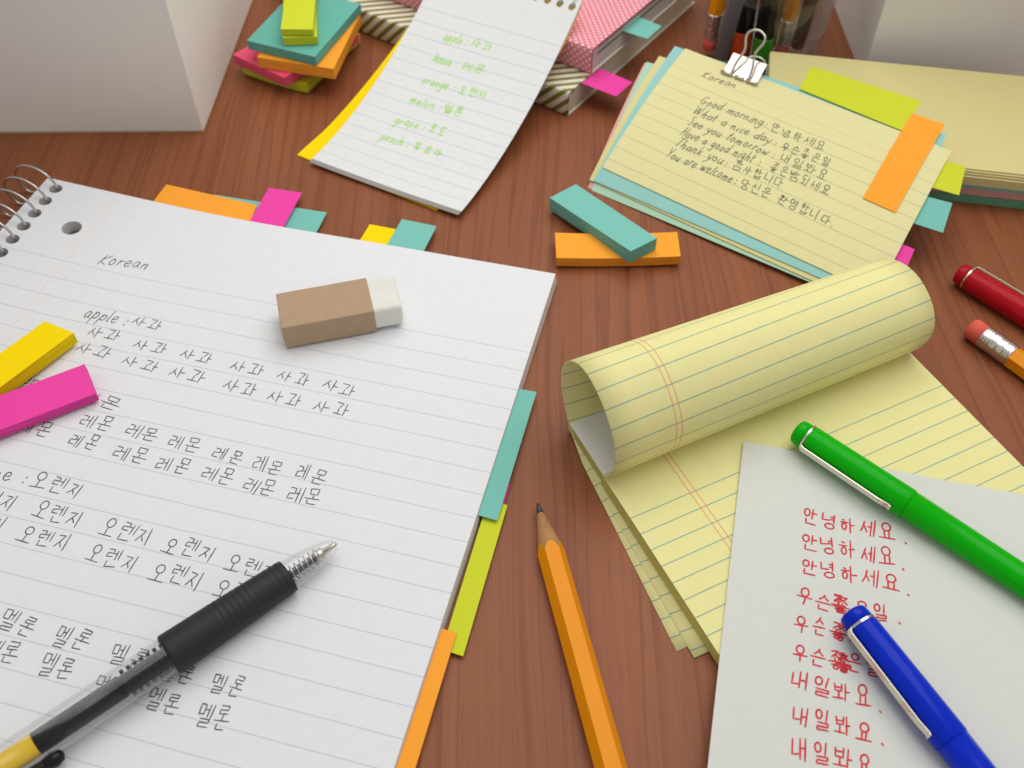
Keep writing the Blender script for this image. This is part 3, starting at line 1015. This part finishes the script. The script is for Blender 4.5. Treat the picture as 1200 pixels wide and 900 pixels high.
# ------------------------------------------------------------------ capped pens
def capped_pen(end, d, r, colour, clip_side, label):
    """end = centre of the cap's end; clip_side = sideways/up mix of the clip"""
    t = thing('capped_pen', label, 'pen', end * [1, 1, 0], 'capped colour pens')
    d, a, b = frame_of(d)
    m = M['pen_' + colour]
    lathe(end, d, [(0, r * .62), (.05, r * .8), (.12, r * .86), (.5, r * .9)], 36).build('end_plug', m, t, smooth=True)
    lathe(end, d, [(.42, r * .8), (.43, r * .955), (.5, r * .955), (.51, r * .8)], 36).build('clip_band', M['clip_steel'], t, smooth=False)
    lathe(end, d, [(.5, r * .6), (.505, r * .92), (.56, r * .95), (4.15, r * 1.03), (4.19, r * 1.0), (4.21, r * .7)], 40).build('cap', m, t, smooth=True)
    lathe(end, d, [(4.15, r * .9), (4.17, r * .975), (12.0, r * .9), (13, r * .6)], 40).build('barrel', m, t, smooth=True)
    n = unit(a * clip_side[0] + b * clip_side[1])
    w = unit(np.cross(d, n))
    mb = MB()
    prof = [(.42, .93), (.5, 1.1), (.62, 1.17), (3.4, 1.2), (3.75, 1.12), (3.86, 1.2)]
    vs = []
    for s, k in prof:
        for sw, dr in ((-.11, 0), (.11, 0), (.11, -.05), (-.11, -.05)):
            vs.append(end + d * s + n * (r * k + dr) + w * sw)
    fs = []
    for i in range(len(prof) - 1):
        for k in range(4): fs.append((i * 4 + k, i * 4 + (k + 1) % 4, i * 4 + 4 + (k + 1) % 4, i * 4 + 4 + k))
    fs += [(3, 2, 1, 0), tuple(len(vs) - 4 + k for k in range(4))]
    mb.add(vs, fs)
    bevel(mb.build('clip', M['clip_steel'], t), .012)
    return t


r = .495
a, b = G(997, 717, 1.2), G(1150, 912, 1.1)
capped_pen(a, b - a, r, 'blue', (1.0, .25), 'blue capped pen with steel clip lying on the white sheet')
a, b = G(933, 504, 1.2), G(1200, 681, 1.1)
capped_pen(a, b - a, r, 'green', (1.0, .05), 'green capped pen with steel clip across the yellow pad and white sheet')
a, b = G(1123, 319, .5), G(1200, 366, .5)
capped_pen(a, b - a, .5, 'red', (-.55, .8), 'dark red capped pen lying on the table at the right edge')


# ------------------------------------------------------------------ legal pad
lp_o = G(708, 560, .55)
lx, ld = dirv(25.6), dirv(25.6 - 90)
LW = 12.85
legal = thing('legal_pad', 'yellow ruled legal pad with its front pages rolled back over the top', 'notepad', lp_o * [1, 1, 0] + lx * 6 + ld * 6)
vl = np.array([0.0, 0, 0])


def lp(u, v, z=.55): return lp_o * [1, 1, 0] + lx * u + ld * v + Z * z
V0 = -2.6
slab(lambda u, v: lp(u, v), lin(0, LW, 12), lin(-.1, 18, 12), .4,
     bottom=lambda u, v, p: p * [1, 1, 0] + Z * .13 - lx * .05).build('page_block', [M['legal_solid'], M['legal_edge']], legal)
slab(lambda u, v: lp(u, v, .56), lin(0.02, LW, 6), lin(V0, -.105, 4), .42).build('header_strip', [M['white_header'], M['legal_edge']], legal)


def roll_profile(f, grow=0.0):
    """(v, z) of the rolled pages from the pad round to underneath; f = 0 left end, 1 right end"""
    L = [(-.05, .575), (.22, .95), (.47, 1.75), (.40, 2.55), (.0, 3.25), (-.72, 3.84), (-1.5, 4.1), (-2.2, 3.98), (-2.8, 3.5), (-3.14, 2.8), (-3.16, 2.05), (-2.85, 1.15), (-2.35, .42), (-1.6, .1), (-.5, .06), (2.0, .055), (7.3, .05)]
    Rr = [(-.05, .575), (.18, .95), (.42, 1.75), (.36, 2.45), (.0, 3.0), (-.6, 3.4), (-1.3, 3.55), (-2.0, 3.4), (-2.6, 3.0), (-3.0, 2.4), (-3.1, 1.8), (-2.9, 1.05), (-2.4, .42), (-1.5, .1), (-.5, .06), (2.0, .055), (7.3, .05)]
    return [np.array(a) * (1 - f) + np.array(b) * f for a, b in zip(L, Rr)]


def roll_sheet(grow, skew, vend, name, length_extra=0.0):
    cols = 12
    us = lin(0, LW, cols + 1)
    lines = []
    for u in us:
        pr = roll_profile(u / LW)
        pr[-1] = np.array([vend, pr[-1][1]])
        path = smooth_path([np.array([p[0], p[1], 0]) for p in pr], 6)
        out = []
        c = np.array([-1.4, 2.2])
        acc = 0.0
        n = len(path)
        for i, p in enumerate(path):
            q = np.array([p[0], p[1]])
            tt = i / (n - 1)
            if tt > .02:
                k = min(1, tt * 12)
                q = q + unit(q - c) * grow * k
            if i: acc += float(np.linalg.norm(path[i] - path[i - 1]))
            under = min(1.0, max(0.0, (q[0] + 2.4) / 1.2)) if p[1] < .5 and tt > .5 else 0.0
            z = q[1] * (1 - under) + (.05 - grow) * under
            sk = skew * under * (.28 + .098 * q[0])
            out.append((lp(u - sk, q[0], z), (u, acc)))
        lines.append(out)
    mb = MB()
    nr = len(lines[0])
    vs = [lines[i][j][0] for j in range(nr) for i in range(cols + 1)]
    uv = [lines[i][j][1] for j in range(nr) for i in range(cols + 1)]
    fs = [(j * (cols + 1) + i, j * (cols + 1) + i + 1, (j + 1) * (cols + 1) + i + 1, (j + 1) * (cols + 1) + i) for j in range(nr - 1) for i in range(cols)]
    mb.add(vs, fs, 0, uv)
    o = mb.build(name, M['legal'], legal, smooth=True)
    sd = o.modifiers.new('paper', 'SOLIDIFY'); sd.thickness = .012 * S; sd.offset = 0
    return o


pA = G(793, 762, .04) - lp_o; pB = G(810, 773, .05) - lp_o

roll_sheet(.0, .58, float(pB @ ld), 'rolled_page')
roll_sheet(.03, 1.0, float(pA @ ld), 'rolled_page')

# ------------------------------------------------------------------ loose white sheet with red writing
A = G(871, 518, .6); 
tdir = unit(G(1200, 581, .62) - A); A = A + Z * .02
B = A + tdir * 14.0
dl = unit(G(829, 900, .6) - A)
D, C = A + dl * 20.0, B + dl * 20.0
ws_patch = patch(A, B, C, D)


def ws(u, v):
    p = ws_patch(u, v)
    return p + Z * (.0 + .05 * math.exp(-((u) / 1.2) ** 2) * math.exp(-(v / 2.5) ** 2) + .03 * math.sin(u * .5 + v * .35) ** 2)


sheet = thing('paper_sheet', 'loose white sheet with red handwritten Korean phrases on the legal pad', 'paper', ws(5, 7) * [1, 1, 0])
slab(ws, lin(0, 14, 22), lin(0, 20, 30), .012, mi_side=0).build('page', M['loose'], sheet, smooth=False)
wr = Writing(ws, .055)
for (t, a, b, dot) in (('안녕하세요', (939, 613), (1050, 634), (1060, 637)), ('안녕하세요', (939, 643.5), (1051, 664), (1057, 668)), ('안녕하세요', (937.5, 671), (1055, 694), (1063, 698)),
                       ('우슨좋은일', (933, 707), (1042, 730), (1053, 732)), ('우슨좋은일', (931.5, 739), (1031, 757), (1041, 747)), ('우슨좋은일', (929, 774), (1032, 795), (1044, 797)),
                       ('내일봐요', (927, 806), (1022.5, 831), (1030, 834)), ('내일봐요', (928, 847.5), (1024, 871), (1033, 874)), ('내일봐요', (927.5, 887), (1024, 911), (1034, 914))):
    wr.word(t, a, b, .56)
    wr.word('.', (dot[0] - 2, dot[1]), (dot[0] + 3, dot[1] + .5), .5)
for a, b in (((976, 717), (992, 720)), ((977, 717.5), (993, 720)), ((977, 750), (993, 753)), ((980, 787), (998, 790)), ((981, 787.5), (999, 790)), ((980, 786), (1000, 789.5))):
    wr.word('좋', a, b, .54)       # written over again, as in the photograph
wr.build(M['red_ink'], sheet)

# ------------------------------------------------------------------ yellow pack of cards at the back right
PZ = 1.78
pk_a = G(903, 60, PZ)
px_, pd_ = dirv(-10.5), dirv(-100.5)
GK = 'blocks of index cards in the back right pack'


def card_block(z0, z1, off, tw, mats, label, plies=1, name='index_card_block'):
    a = pk_a * [1, 1, 0] + px_ * off[0] + pd_ * off[1]
    ex, ey = dirv(-10.5 + tw), dirv(-100.5 + tw)
    mb = MB()
    h = (z1 - z0)
    cuts = [0, h] if plies == 1 else [0, h * .62, h * .78, h * .9, h]
    for k in range(len(cuts) - 1):
        j = (rng.rand(2) - .5) * (.08 if plies > 1 else 0)
        fan = (.0 if plies == 1 else .07 * (len(cuts) - 2 - k))
        o = a + ex * j[0] + ey * (j[1] * .3 + fan) + Z * z0
        top = lambda u, v, o=o, k=k: o + ex * u + ey * v + Z * (cuts[k + 1] - .012)
        slab(top, lin(0, 12.7, 6), lin(0, 7.55, 4), cuts[k + 1] - cuts[k] - .02, mb)
    o = mb.build(name, mats, base=a + ex * 6 + ey * 3.5 + Z * z0)
    return props(o, label, 'index cards', GK)


card_block(0.01, .42, (.05, .06), .4, [M['c_green'], M['ce_green']], 'green block of cards at the bottom of the back right pack')
card_block(.42, .78, (-.03, -.04), 0, [M['c_pink'], M['ce_pink']], 'dusky pink block of cards in the middle of the back right pack')
card_block(.78, 1.1, (.0, -.02), -.2, [M['c_teal'], M['ce_teal']], 'teal block of cards under the yellow block of the pack')
card_block(1.1, PZ, (0, 0), 0, [M['card_plain'], M['card_edge']], 'thick yellow block of cards on top of the back right pack', plies=4)


# ------------------------------------------------------------------ fanned index cards with a binder clip
GI = 'index cards in the clipped fan'
# the fan leans on the pack behind it: one slightly bowed slope, each card a little below the next
fA, fB, fD = G(803.3, 56.7, 2.75), G(1115, 176.7, 2.75), G(706, 196, .62)
_J = np.linalg.inv(np.stack([(fB - fA)[:2], (fD - fA)[:2]], 1))


def slope(x, y):
    s, t = _J @ (np.array([x, y]) - fA[:2])
    return 2.75 * (1 - t) + .62 * t + .3 * 4 * t * (1 - t) * (1 - .5 * s)


def on_slope(px, dz):
    z = 1.5
    for _ in range(30):
        p = G(px[0], px[1], z)
        z = .4 * z + .6 * (slope(p[0], p[1]) + dz)
    return G(px[0], px[1], z)


def slope_sheet(px, dz):
    q = [on_slope(p, dz) for p in px]
    f = patch(*q)
    def fn(u, v):
        p = f(u, v)
        return np.array([p[0], p[1], slope(p[0], p[1]) + dz])
    fn.W, fn.L, fn.q = f.W, f.L, q
    return fn


fn1 = slope_sheet([(803.3, 56.7), (1115, 176.7), (1027, 345), (706, 196)], 0)

top_card = thing('index_card', 'topmost yellow ruled index card with English and Korean phrases', 'index card', np.mean(fn1.q, 0) * [1, 1, 0], GI)
slab(fn1, lin(0, fn1.W, 25), lin(0, fn1.L, 17), .025).build('card_face', [M['card'], M['card_edge']], top_card, smooth=False)
for px, dz, m, lab in (
        ([(791, 54), (1109, 158), (1022, 352), (695.5, 211.5)], -.05, 'teal', 'pale teal index card directly beneath the topmost yellow card'),
        ([(772.5, 65.5), (1104, 170), (1012, 356), (690.7, 210.5)], -.10, 'yellow', 'yellow index card lying between the two teal toned cards'),
        ([(758, 72.5), (1108, 172), (1000, 352), (693, 223)], -.15, 'mint', 'mint green index card low in the clipped fan'),
        ([(755.5, 73.5), (1102, 171.5), (1003, 351), (688, 222)], -.20, 'pink', 'pale pink index card at the bottom of the clipped fan')):
    f = slope_sheet(px, dz)
    mats = [M['card_plain'], M['card_edge']] if m == 'yellow' else [M['c_' + m], M['ce_' + m]]
    o = slab(f, lin(0, f.W, 17), lin(0, f.L, 13), .025).build('index_card', mats, base=np.mean(f.q, 0) - Z * .05)
    props(o, lab, 'index card', GI)

cw = Writing(fn1, .034)
cw.word('Korean', (821.5, 90), (860, 102.5), .42, slant=.25)
for (en, a, b, cl, ko, k0, k1) in (
        ('Good morning', (819, 121), (891, 147), (896, 149), '안녕하세요', (901.5, 153), (966, 177)),
        ('What a nice day', (811, 133), (900, 168), (907, 170.5), '우슨좋은일', (914, 175), (971, 196)),
        ('See you tomorrow', (805, 145.5), (897, 182), (905, 184.5), '내일봐요', (913, 188), (968, 212)),
        ('Have a good night', (796, 158.5), (880, 190), (889, 193), '좋은밤되세요', (900, 200), (971, 229)),
        ('Thank you', (789.5, 170), (844, 192), (850, 194), '감사합니다', (857, 197), (916, 221)),
        ('You are welcome', (779.5, 183), (855, 213.5), (861, 216), '당신은 환영합니다.', (866, 219), (975, 266))):
    cw.word(en, a, b, .4, .5, slant=.22)
    cw.word(':', (cl[0] - 2, cl[1]), (cl[0] + 2, cl[1] + 1), .4)
    cw.word(ko, k0, k1, .46)
cw.build(M['gel_ink'], top_card)


def on_card(px, dz): 
    u, v = uv_at(fn1, *px)
    return fn1(u, v) + Z * dz


def flag3(q, colour, label, group, t=.015):
    fn = patch(*q)
    mb = slab(fn, lin(0, fn.W, 7), lin(0, fn.L, 7), t, mi_side=0)
    return props(mb.build('page_flag', M['s_' + colour], base=np.mean(q, 0)), label, 'page flag', group)


GC = 'page flags on the clipped index cards'
flag3([on_slope((950.8, 77.5), .02), on_slope((1080, 118.5), .02), on_slope((1057, 153), .03), on_slope((936.7, 104), .03)], 'lime', 'long lime flag along the top edge of the clipped index cards', GC)


def card_flag(px, dz, n=9):
    q = [np.array(uv_at(fn1, *p)) for p in px]
    def fn(u, v):
        e = (q[0] * (1 - u) + q[1] * u) * (1 - v) + (q[3] * (1 - u) + q[2] * u) * v
        return fn1(*e) + Z * dz
    return fn


f = card_flag([(1068, 134), (1107, 146.7), (1049, 250), (1010.7, 233)], .05)
mb = slab(f, lin(0, 1, 5), lin(0, 1, 13), .015, mi_side=0)
props(mb.build('page_flag', M['s_orange'], base=f(.5, .5)), 'orange flag stuck across the right end of the top card', 'page flag', GC)
q = [on_slope(p, d) for p, d in (((1109, 188.5), -.075), ((1131.7, 195.3), -.12), ((1124, 228.7), -.12), ((1090, 219), -.075))]
flag3(q, 'lime', 'small lime flag peeking from the right side of the card fan', GC)
q = [on_slope(p, d) for p, d in (((1085, 230), -.125), ((1116, 238), -.2), ((1105, 272.7), -.2), ((1066, 260), -.125))]
flag3(q, 'teal', 'teal flag hanging over the table from the card fan right side', GC)
q = [on_slope(p, -.17) for p in ((1055, 285), (1072, 292), (1063, 312.7), (1044, 305.5))]
flag3(q, 'pink', 'small pink flag under the card fan next to the yellow roll', GC)

# binder clip
clip = thing('binder_clip', 'silver binder clip gripping the top edge of the index cards', 'binder clip', on_card((872, 84), 0))
e0 = on_card((854, 77.2), 0); e1 = on_card((892, 91), 0)
mid = (e0 + e1) / 2
cx_ = unit(e1 - e0)
uv0 = np.array(uv_at(fn1, 873, 84))
dn = unit(fn1(uv0[0], uv0[1] + .3) - fn1(*uv0))       # down the card
nn = unit(np.cross(dn, cx_)); nn = nn if nn[2] > 0 else -nn
hw = .82
Tb, Lb = .52, 1.0
back = mid - dn * .5
prof = [(.55, .05), (.1, .2), (-.42, .42), (-.5, .36), (-.5, -.36), (-.42, -.42), (.1, -.2), (.55, -.08)]
mb = MB()
vs, fs = [], []
inn = [(.52, .035), (.08, .165), (-.40, .37), (-.44, .33), (-.44, -.33), (-.40, -.37), (.08, -.165), (.52, -.065)]
for s in (-1, 1):
    for pr in (prof, inn):
        for a_, n_ in pr: vs.append(mid + cx_ * hw * s + dn * a_ + nn * (n_ + .0))
n = len(prof)
for k in range(n - 1):
    fs.append((k, k + 1, 2 * n + k + 1, 2 * n + k))
    fs.append((n + k + 1, n + k, 3 * n + k, 3 * n + k + 1))
    fs.append((k + 1, k, n + k, n + k + 1))
    fs.append((2 * n + k, 2 * n + k + 1, 3 * n + k + 1, 3 * n + k))
for k in (0, n - 1): fs.append((k, 2 * n + k, 3 * n + k, n + k))
mb.add(vs, fs)
mb.build('body', M['chrome'], clip)
for s in (-.62, 0.0, .62):     # rolled lip that holds the wires
    if s == 0.0:
        sweep([mid + dn * .57 + nn * .1 - cx_ * .22, mid + dn * .57 + nn * .1 + cx_ * .22], .07, 12).build('lip', M['chrome'], clip, smooth=True)
    else:
        sweep([mid + dn * .57 + nn * .1 + cx_ * (s - .28), mid + dn * .57 + nn * .1 + cx_ * (s + .28)], .07, 12).build('lip', M['chrome'], clip, smooth=True)


def handle(dirs, flip):
    """wire lever: dirs = outward direction"""
    o = mid + dn * .56 + nn * .11 * flip
    P = lambda x, s: o + cx_ * x + dirs * s
    return smooth_path([P(-.42, 0), P(-.40, .5), P(-.26, 1.15), P(-.42, 1.65), P(-.36, 1.95), P(0, 2.1), P(.36, 1.95), P(.42, 1.65), P(.26, 1.15), P(.40, .5), P(.42, 0)], 8)


hd = unit(-dn * .85 + nn * .75)
sweep(handle(hd, 1), .055, 10).build('wire_handle', M['chrome'], clip, smooth=True)
hd2 = unit(-dn * .97 - nn * .05)
o2 = [p - nn * .34 for p in handle(hd2, 1)]
sweep(o2[10:-10], .055, 10).build('wire_handle', M['chrome'], clip, smooth=True)

# ------------------------------------------------------------------ two covered books
bk = G(664.6, 134.8, 0)
bx, by = dirv(144.7), dirv(55.0)          # along the spine (back left), across the cover (back right)


def covered_book(name, c, ex, ey, L, Wd, h, mat, pages, label, rim=.09, extra=None):
    t = thing(name, label, 'book', c, 'covered books in the back stack')
    th = .1
    mb = MB()
    # cover: spine on the side facing the viewer, boards above and below; uv y: 0 at the spine's top edge
    def board(z0, z1, mi):
        v0 = [c + ex * -rim + Z * z1, c + ex * (L + rim) + Z * z1, c + ex * (L + rim) + ey * (Wd + rim) + Z * z1, c - ex * rim + ey * (Wd + rim) + Z * z1]
        v1 = [p - Z * (z1 - z0) for p in v0]
        uv0 = [(-rim, 0), (L + rim, 0), (L + rim, Wd), (-rim, Wd)]
        mb.add(v0, [(0, 3, 2, 1)], mi, uv0)
        mb.add(v1, [(0, 1, 2, 3)], mi, uv0)
        for i in range(4):
            j = (i + 1) % 4
            mb.add([v0[i], v0[j], v1[j], v1[i]], [(0, 1, 2, 3)], mi, [uv0[i], uv0[j], uv0[j], uv0[i]])
    board(0, th * .6, 1)
    board(h - th, h, 0)
    # rounded spine
    sp, su = [], []
    n = 9
    for k in range(n):
        a = math.pi * k / (n - 1)
        z = h / 2 + h / 2 * math.cos(a)
        off = -.16 * math.sin(a) ** .7
        for x in (-rim, L + rim):
            sp.append(c + ex * x + ey * (off - .002) + Z * z); su.append((x, -(h - z)))
    mb.add(sp, [(2 * k, 2 * k + 1, 2 * k + 3, 2 * k + 2) for k in range(n - 1)], 0, su)
    sp2 = [p + ey * .1 for p in sp]
    mb.add(sp2, [(2 * k, 2 * k + 2, 2 * k + 3, 2 * k + 1) for k in range(n - 1)], 0, su)
    mb.build('cover', [mat, M['cream_board']], t)
    o = c + Z * (th + .004) + ey * .0
    top = lambda u, v: o + ex * (.0 + u) + ey * v + Z * (h - 2 * th - .008)
    slab(top, [0, L], [0.02, Wd], h - 2 * th - .008, mi_top=0, mi_side=0).build('page_block', pages, t)
    if extra: extra(t, c, ex, ey, L, Wd, h)
    return t


BH = 1.3
covered_book('diary', bk, bx, by, 18.5, 12.5, BH, M['striped'], M['book_pages'], 'lower diary in olive and white striped paper under the pink diary')
c2 = G(689.6, 88, BH)
ex2, ey2 = dirv(146.0), dirv(54.5)


def inner(t, c, ex, ey, L, Wd, h):
    for zz, m, w in ((h * .62, 'dark_green', .03), (h - .16, 'dark_green', .05)):
        slab(lambda u, v: c + ex * u + ey * v + Z * zz, [-.05, L + .04], [.5, Wd + .04], w, mi_side=0).build('divider_leaf', M[m], t)


covered_book('diary', c2 + Z * .01 + ey2 * .18, ex2, ey2, 16.0, 10.5, 1.35, M['polka'], M['book_pages_white'], 'upper diary in pink paper with white polka dots', extra=inner)
GB = 'page flags in the covered diaries'
q = [G(722, 33.5, 2.2), G(740.4, 16.0, 2.2), G(775.4, 30.6, 2.15), G(758.8, 45.5, 2.15)]
flag3(q, 'teal', 'teal flag sticking out of the pink polka dot diary', GB)
q = [G(682, 97.5, 1.2), G(702.5, 80, 1.2), G(741.3, 96.3, 1.15), G(722, 112.9, 1.15)]
flag3(q, 'pink', 'bright pink flag sticking out of the striped diary', GB)

# ------------------------------------------------------------------ small pad leaning on the books
sp_bl, sp_br = G(366, 187, .32), G(541, 249, .34)
sx_ = unit(sp_br - sp_bl)
SW = np.linalg.norm(sp_br - sp_bl)
l1 = G(491.5, 8.8, 2.6)
sd_ = l1 - sp_bl; sd_[2] = 0
Lh = np.linalg.norm(sd_)
sd_ = unit(sd_)
SL = 12.05


def spad(u, v):
    """v from the bottom edge (0) up the page"""
    s = v / 9.8 * Lh
    z = .33 + 2.3 * (max(0, s) / Lh) ** 2.0 + .05 * math.exp(-v / 1.0)
    side = .12 * (1 - v / 12.8) * math.sin(math.pi * u / SW)
    return sp_bl * [1, 1, 0] + sx_ * u + sd_ * s + Z * (z - side * .5)



spo = thing('spiral_notepad', 'small white spiral notepad with green handwriting leaning on the diaries', 'notepad', spad(SW / 2, 4) * [1, 1, 0])
spg = lambda u, v: spad(u, SL - v)
ob = slab(spg, lin(0, SW, 12), lin(0, SL, 24), .17,
          bottom=lambda u, v, p: p - Z * .17 - sx_ * (.12 * (v / SL)) - sd_ * .1 * (v / SL)).build('page_block', [M['pad_paper'], M['pad_edge']], spo)
hs = [spad(.35 + k * (SW - .7) / 11, SL - .38) for k in range(12)]
drill(ob, hs, .17, None)
for h in hs:
    c = h - Z * .2 + sd_ * .38
    pts = [c + sd_ * (-.42) * math.cos(t) + Z * (.5 * math.sin(t)) + sx_ * .12 * t / 6 for t in np.linspace(-.6, 5.2, 20)]
    sweep(pts, .035, 8).build('wire_ring', M['steel'], spo, smooth=True)
yb = [G(348, 180.5, .1), G(512, 246.5, .06)]
def ycover(u, v):
    a = yb[0] * (1 - u / SW) + yb[1] * (u / SW)
    s = v / 9.8 * Lh
    w = min(1.0, max(0.0, v / 10.0))
    top = spad(u, v) - Z * .22
    base = a + sd_ * s
    k = w ** 1.5
    return np.r_[(base * (1 - k) + top * k)[:2], max(.06, top[2] - .2 * (1 - w))]
slab(lambda u, v: ycover(u, SL - v), lin(0, SW, 8), lin(0, SL, 20), .04, mi_side=0).build('back_cover', M['s_yellow'], spo)
sw_ = Writing(lambda u, v: spg(u, v), .047)
for en, a, b, ko, k0, k1 in (
        ('apple :', (519, 46.5), (546, 53.5), '사과', (551, 55), (575.5, 60)),
        ('lemon :', (506, 71.5), (534, 79), '레몬', (540.5, 81), (566, 87)),
        ('orange :', (493.5, 96.5), (530, 107), '오렌지', (536, 109), (569, 117)),
        ('melon :', (478.5, 120), (515, 130), '멜론', (519, 131), (541, 137)),
        ('grape :', (461.5, 143.5), (496, 152.5), '포도', (500.5, 154), (521, 159)),
        ('peach :', (444.5, 163.5), (477, 172.5), '복숭아', (482, 174), (517, 184.5))):
    sw_.word(en, a, b, .42, .5, slant=.12)
    sw_.word(ko, k0, k1, .46)
sw_.build(M['green_ink'], spo)

# ------------------------------------------------------------------ clear pen cup with its pens
cc = G(893, 48, 0)
cup = thing('pen_cup', 'clear plastic pen cup standing at the back of the table', 'pen cup', cc)
CR, CH = 2.9, 9.5
prof = [(0.0, CR - .2), (.0, CR), (.3, CR + .02), (CH, CR + .75), (CH, CR + .63), (.45, CR - .12), (.35, CR - .4)]
lathe(cc + Z * .02, Z, prof, 48, caps=False).build('wall', M['clear_cup'], cup, smooth=True)
lathe(cc + Z * .02, Z, [(0, CR - .2), (.3, CR - .3)], 48).build('floor_disc', M['clear_cup'], cup, smooth=False)


def standing(px, lean, z=.42):
    p = G(*px, z)
    return p, unit(np.array([lean[0], lean[1], 1.0]))


def cup_pen(px, lean, r, cols, label, segs, sq=1.0):
    p, d = standing(px, lean)
    t = thing('pen', label, 'pen', p, 'pens standing in the clear cup')
    for nm, s0, s1, r0, r1, m in segs:
        bevel(lathe(p, d, [(s0, r0), (s1, r1)], 24).build(nm, M[m], t, smooth=False), .03)
    return t


p, d = standing((831, 57), (.02, .06))
pencil(p, d, 14, .37, 'yellow pencil standing eraser down at the left of the cup', False)
p, d = standing((915, 64), (.0, .06))
pencil(p, d, 14, .37, 'yellow pencil standing eraser down at the right of the cup', False)
cup_pen((846, 66), (.12, .02), .4, None, 'grey pen leaning inside the clear cup', [('barrel', 0, 12, .42, .5, 'grey_plastic'), ('tip', 12, 12.6, .4, .2, 'black_plastic')])
cup_pen((866, 70), (-.02, .12), .4, None, 'black pen with brick red end standing in the clear cup', [('end_cap', 0, 1.5, .5, .5, 'brick'), ('barrel', 1.5, 13, .48, .5, 'ink_tube')])
cup_pen((890, 78), (-.02, .14), .4, None, 'black pen with leaf green end standing in the clear cup', [('end_cap', 0, 1.5, .5, .5, 'cup_green'), ('barrel', 1.5, 12.5, .46, .48, 'ink_tube')])
cup_pen((903, 52), (-.02, .05), .4, None, 'olive pen standing in the clear cup', [('barrel', 0, 12.5, .36, .4, 'olive_tube'), ('tip', 12.5, 13.1, .3, .15, 'black_plastic')])
cup_pen((934, 55), (.08, .1), .4, None, 'slim black pen leaning to the right in the clear cup', [('barrel', 0, 12, .34, .4, 'black_plastic')])

for o in scene.objects:
    if "base" in o: del o["base"]
